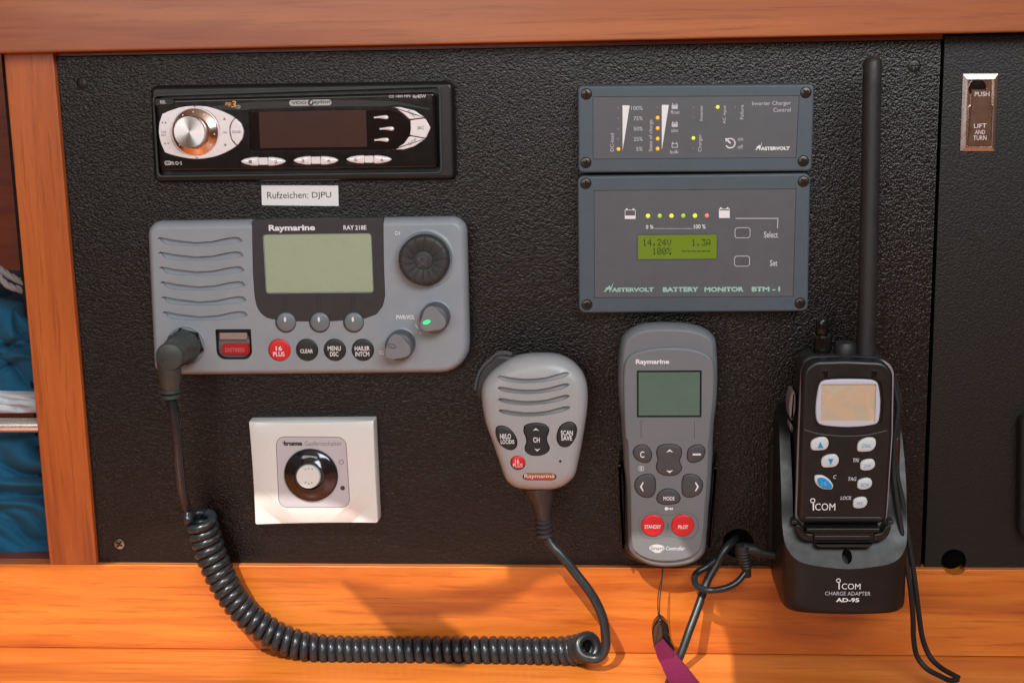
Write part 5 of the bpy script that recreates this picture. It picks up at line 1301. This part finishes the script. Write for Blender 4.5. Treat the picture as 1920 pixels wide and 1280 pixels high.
# ---------------------------------------------------------------- handheld radio
th = Thing('handheld_radio', 'black handheld radio with long antenna and pale keys standing in the charging cradle', 'radio', W(1580, 1000, 45))
HB = 55.
sil = rnd(px_poly([(228, 262), (480, 252), (768, 266), (760, 700), (724, 1235), (188, 1235), (206, 700)], HB - 9, z9), [.008, 0, .008, 0, .004, .004, 0], 8)
solid('back_shell', th, inset(sil, .0004), 22, HB - 9.5, M_['black_matte'], bev=2.)
solid('trim', th, sil, HB - 11, HB - 8.2, plastic('pale pink grey trim', S(150, 140, 148), .35), bev=.5)
bodyo = rnd(px_poly([(236, 266), (480, 258), (758, 270), (752, 700), (718, 1212), (206, 1212), (222, 700)], HB - 3, z9), [.0085, 0, .0085, 0, .004, .004, 0], 8)
keysh = {
 'up_key': ([(280, 770), (285, 738), (320, 718), (365, 715), (384, 735), (384, 765), (365, 788), (320, 793), (290, 790)], '^'),
 'down_key': ([(342, 870), (347, 838), (380, 818), (425, 815), (444, 835), (444, 862), (425, 886), (380, 893), (352, 890)], 'v'),
 'channel_key': ([(302, 950), (310, 938), (350, 938), (385, 958), (410, 990), (410, 1012), (395, 1022), (350, 1018), (318, 998), (304, 972)], '16'),
 'dial_key': ([(552, 780), (560, 745), (600, 720), (645, 718), (662, 735), (660, 768), (635, 795), (590, 801), (558, 798)], 'DIAL'),
 'watch_key': ([(570, 888), (575, 860), (605, 845), (640, 843), (656, 860), (656, 885), (635, 905), (600, 911), (575, 905)], 'DW'),
 'scan_key': ([(553, 998), (558, 970), (590, 955), (622, 954), (639, 970), (639, 995), (620, 1015), (585, 1022), (558, 1015)], 'SCN'),
 'power_key': ([(528, 1108), (533, 1080), (562, 1066), (596, 1065), (611, 1080), (611, 1105), (592, 1126), (558, 1132), (533, 1126)], 'H/L')}
outs = {k_: px_poly(v[0], HB, z9, True, 4) for k_, v in keysh.items()}
win = px_poly([(490, 790), (500, 700), (518, 610), (545, 570), (600, 553), (760, 545), (950, 548), (1035, 560), (1072, 600), (1088, 700), (1092, 780), (1082, 900), (1060, 955), (1000, 975), (900, 988), (760, 993), (600, 982), (520, 960), (492, 900)], HB, z7, True, 4)
cuts = [cut(inset(o, -.0004), HB - 1.0) for o in outs.values()] + [cut(inset(win, -.0014), HB - 1.6)]
shell = solid('front_shell', th, bodyo, HB - 9, HB, M_['black_satin'], bev=2.2, seg=6, cuts=cuts)
fr_in = rect(540, 592, 1045, 938, HB, .6, z7, 7)
n_ = len(win)
ws = solid('window_frame', th, inset(win, .0001), HB - 3, HB - .4, M_['icom_frame'], bev=.8, cuts=[cut(fr_in, HB - 1.4)])
solid('display', th, inset(fr_in, -.0001), HB - 3, HB - 1.2, M_['lcd_icom'], bev=.05)
for k_, o in outs.items():
    kk = solid(k_, th, o, HB - 2, HB + .7, M_['icom_key'], bev=.8, dome=.4)
    s = keysh[k_][1]; zz = HB + 1.05
    if s == '^': flat('arrow', th, [px_poly([(322, 778), (338, 741), (355, 778)], zz, z9)], zz, M_['blue_ink'], parent=kk)
    elif s == 'v': flat('arrow', th, [px_poly([(383, 842), (414, 842), (398, 879)], zz, z9)], zz, M_['blue_ink'], parent=kk)
    elif s == '16':
        bl = flat('mark', th, [px_poly([(320, 965), (335, 952), (365, 957), (392, 980), (406, 1003), (398, 1016), (360, 1014), (330, 995)], zz, z9, True, 4)], zz - .1, M_['blue_ink'], parent=kk, t=.2)
        text(th, '16', (345, 972, 376, 998), zz + .12, plastic('light blue ink', S(110, 180, 215), .4), z9, parent=kk)
    else:
        bx = {'DIAL': (583, 755, 636, 776), 'DW': (596, 874, 636, 892), 'SCN': (575, 985, 622, 1005), 'H/L': (552, 1092, 588, 1112)}[s]
        text(th, s, bx, zz, M_['blue_ink'], z9, parent=kk, bold=.0, shear=.25)
for s, bx in (('TRI', (528, 839, 565, 861)), ('TAG', (500, 948, 549, 970)), ('LOCK', (455, 1060, 521, 1081)), ('C', (413, 936, 431, 958))):
    text(th, s, bx, HB, M_['cream_ink'], z9, bold=.03, shear=.2)
icom(th, z9, 282, 1102, 425, 1143, HB, (293, 1086, 15))
# crease line below the window and two notches above it
bm = bmesh.new(); tube_bm(bm, wpath([(*z7(385, 1010), HB), (*z7(480, 1040), HB), (*z7(620, 1062), HB), (*z7(780, 1070), HB), (*z7(940, 1062), HB), (*z7(1060, 1040), HB), (*z7(1150, 1018), HB)], 6), .00028, 8)
finish(bm, 'crease', th, None, M_['rim_grey'], sharp=60, wn=False)
for x in (578, 1030):
    solid('notch', th, rnd(px_poly([(x - 28, 462), (x + 26, 462), (x + 22, 532), (x - 12, 528)] if x < 800 else [(x - 26, 462), (x + 32, 462), (x + 16, 530), (x - 24, 532)], HB, z7), .0004, 3), HB - 2, HB + .3, M_['black_gloss'], bev=.2)
solid('foot_bar', th, rnd(px_poly([(235, 1186), (255, 1180), (690, 1180), (708, 1190), (700, 1206), (255, 1206)], HB + 1, z9), .001, 3), HB - 4, HB + 1.4, M_['black_satin'], bev=.8)
# side talk keys
solid('side_key', th, px_poly([(275, 658), (296, 665), (302, 740), (296, 840), (272, 915), (250, 895), (240, 830), (242, 750), (256, 690)], 38, z7, True, 4), 26, 40, plastic('pinkish grey key', S(128, 116, 120), .4), bev=1.2)
solid('side_key', th, px_poly([(258, 952), (272, 970), (276, 1010), (268, 1030), (254, 1005), (248, 970)], 40, z7, True, 4), 30, 42, plastic('pinkish grey key', S(128, 116, 120), .4), bev=.6)
solid('top_deck', th, rnd(px_poly([(355, 420), (370, 360), (440, 325), (620, 322), (1040, 330), (1100, 350), (1180, 420), (1180, 520), (360, 520)], 40, z7), .003, 4), 22, 41, M_['black_matte'], bev=2.)
# antenna: slightly tapered whip, flattened at its foot
at_ = [W(1637, 111, 32), W(1636, 118, 32), W(1635, 160, 32), W(1632, 330, 33), W(1629, 460, 33.5), W(1626, 580, 34), W(1624, 640, 34), W(1623, 676, 34)]
bm = bmesh.new(); rpx = [.0040, .0048, .0049, .0049, .0050, .0050, .0052, .0056]
pts = [W(1637, 106, 32), W(1637, 107.5, 32)] + at_; rad = [.0008, .0028] + rpx
tube_bm(bm, pts, rad, 28); an = finish(bm, 'antenna', th, None, M_['black_matte'], sharp=60, wn=False)
# socket cap: glossy stub on a knurled nut
kb = W(1540, 668, 34)
lathe('connector_nut', th, kb, (0, 0, 1), [(4.6, 0), (4.6, 3), (5.3, 4), (5.3, 11), (4.6, 12), (3.6, 12)], M_['black_gloss'], 24, lobes=12, lobe=.04, sharp=30)
lathe('connector_cap', th, kb + Vector((0, 0, .012)), (0, 0, 1), [(2.9, 0), (3.4, 1), (3.4, 7), (2.9, 8.4), (1.8, 9.0), (0, 9.1)], M_['black_gloss'], 24)
lathe('volume_knob', th, W(1584, 672, 34), (0, 0, 1), [(5.6, 0), (6.3, 1), (6.1, 7), (5.0, 9.0), (2, 9.8), (0, 9.9)], M_['black_matte'], 32)
# ---------------------------------------------------------------- wrist strap of the handheld
th = Thing('wrist_strap', 'black woven cord strap looped from the handheld radio down onto the table', 'strap', W(1790, 1270, 30))
z15 = ZC(1640, 900, 3.368)
A = [(1672, 700, 42), (1678, 730, 42), (1684, 765, 43), (1678, 810, 43), (1676, 860, 43), (1676, 890, 44), (1680, 925, 46), (1688, 980, 48), (1699, 1050, 50), (1708, 1110, 50), (1712, 1160, 47), (1713, 1195, 44), (1719, 1228, 42), (1737, 1252, 45), (1764, 1267, 52), (1783, 1275, 58), (1797, 1272, 60)]
B_ = [(1675, 700, 40), (1682, 728, 40), (1687, 752, 40), (1683, 800, 41), (1682, 850, 41), (1682, 890, 42), (1690, 930, 43), (1699, 985, 45), (1710, 1050, 47), (1718, 1110, 47), (1724, 1160, 44), (1731, 1200, 41), (1745, 1232, 42), (1766, 1252, 49), (1787, 1264, 57), (1798, 1270, 60)]
tube('cord', th, wpath(A, 8), .0015, M_['cord'], 10); tube('cord', th, wpath(B_, 8), .0015, M_['cord'], 10)
lathe('cord_sleeve', th, W(1680, 846, 42), (0, 0, -1), [(1.8, -8), (2.1, -7.4), (2.1, 5), (1.8, 6)], plastic('dark red brown sleeve', S(48, 26, 20), .35), 20)
# ---------------------------------------------------------------- power leads
g = ZC(1100, 980, 4.266)
th = Thing('charger_lead', 'black looped lead with a ribbed right angle plug running into the charging cradle', 'cable', W(1370, 1090, 5))
tube('cable', th, wpath([(*g(1190, 120), -12), (*g(1150, 170), 3), (*g(1060, 270), 8), (*g(960, 350), 10), (*g(890, 390), 12), (*g(862, 440), 16), (*g(880, 500), 22), (*g(960, 535), 27), (*g(1060, 532), 28), (*g(1160, 500), 27), (*g(1220, 455), 25), (*g(1265, 400), 23)], 10), .0019, M_['cable'], 14)
pb = tube('plug_boot', th, [W(*g(1290, 430), 22), W(*g(1283, 390), 22), W(*g(1268, 330), 22), W(*g(1252, 270), 22), W(*g(1250, 210), 22), W(*g(1252, 178), 22)], [.0019, .0024, .0032, .0040, .0045, .0042], M_['black_matte'], 20)
for y in (230, 255, 280, 305, 330, 352):
    lathe('boot_ring', th, W(*g(1250 + max(0, y - 250) * .25, y), 22), (-.12, 0, 1), [(4.3 - (y - 230) * .011, -.6), (4.8 - (y - 230) * .012, 0), (4.3 - (y - 230) * .011, .6)], M_['black_matte'], 20, parent=pb)
tube('plug_arm', th, [W(*g(1250, 205), 22), W(*g(1340, 215), 22), W(*g(1400, 240), 22)], [.0034, .0034, .0028], M_['black_matte'], 20)
tube('plug_tip', th, [W(*g(1398, 240), 22), W(*g(1520, 262), 22)], .0023, M_['black_matte'], 20)
th = Thing('grey_cable', 'thick dark grey cable leaving the round hole and running down left behind the magenta lanyard', 'cable', W(1280, 1280, 10))
tube('cable', th, wpath([(*g(1200, 110), -14), (*g(1165, 150), 2), (*g(1100, 220), 8), (*g(1040, 330), 10), (*g(975, 440), 13), (*g(930, 560), 17), (*g(880, 700), 22), (*g(820, 860), 28), (*g(760, 1030), 33), (*g(700, 1170), 37), (*g(655, 1290), 51), (*g(620, 1400), 66)], 8), .0024, M_['cable_grey'], 18)
# ---------------------------------------------------------------- chrome latch
l = ZC(1640, 60, 3.557)
th = Thing('chrome_latch', 'chrome flush latch embossed PUSH and LIFT AND TURN on the right panel', 'latch', W(1838, 285, .5))
of = quad([(592, 278), (836, 276), (810, 800), (573, 800)], 3.5, 0, l)
inn = quad([(627, 322), (798, 320), (782, 768), (612, 768)], 3.5, 0, l)
of = [Vector(p) for p in of]
bm = bmesh.new(); n4 = 4
L_ = [(of, .5), (inset(of, .0001), 1.0), (inset(of, .0003), 1.3), (inset(inn, -.0005), 2.4), (inn, 2.4), (inn, .6)]
vs = [[bm.verts.new((p.x, -h / 1000, p.y)) for p in o] for o, h in L_]
for q in range(len(vs)):
    A_ = vs[q]; C_ = vs[(q + 1) % len(vs)]
    for i in range(4): bm.faces.new((A_[i - 1], A_[i], C_[i], C_[i - 1]))
finish(bm, 'bevelled_frame', th, None, M_['chrome_frame'], wn=False, smooth=False)
solid('cup', th, inset(inn, -.0002), .45, .9, M_['chrome_soft'], bev=.1)
tg = rnd(px_poly([(648, 383), (774, 383), (774, 482), (787, 490), (780, 762), (620, 762), (632, 498), (645, 492)], 3, l), .0004, 3)
tb = solid('lever', th, tg, 1.0, 2.2, M_['chrome_soft'], bev=.4)
ring_solid('lever_edge', th, tg, inset(tg, .0005), 2.1, 2.45, M_['chrome'], bev=.1, parent=tb)
text(th, 'PUSH', (667, 400, 765, 430), 2.2, M_['silver'], l, bold=.0, parent=tb, t=.25)
text(th, 'LIFT', (662, 612, 745, 640), 2.2, M_['silver'], l, bold=.0, parent=tb, t=.25)
text(th, 'AND', (668, 655, 736, 682), 2.2, M_['silver'], l, bold=.0, parent=tb, t=.25)
text(th, 'TURN', (658, 692, 745, 722), 2.2, M_['silver'], l, bold=.0, parent=tb, t=.25)
lathe('spring_pin', th, W(*l(684, 372), 1.0), (0, -1, 0), [(4.6, -.2), (4.6, .5), (4.0, .9), (3.4, .5), (2.2, .6), (0, .7)], M_['black_gloss'], 30)
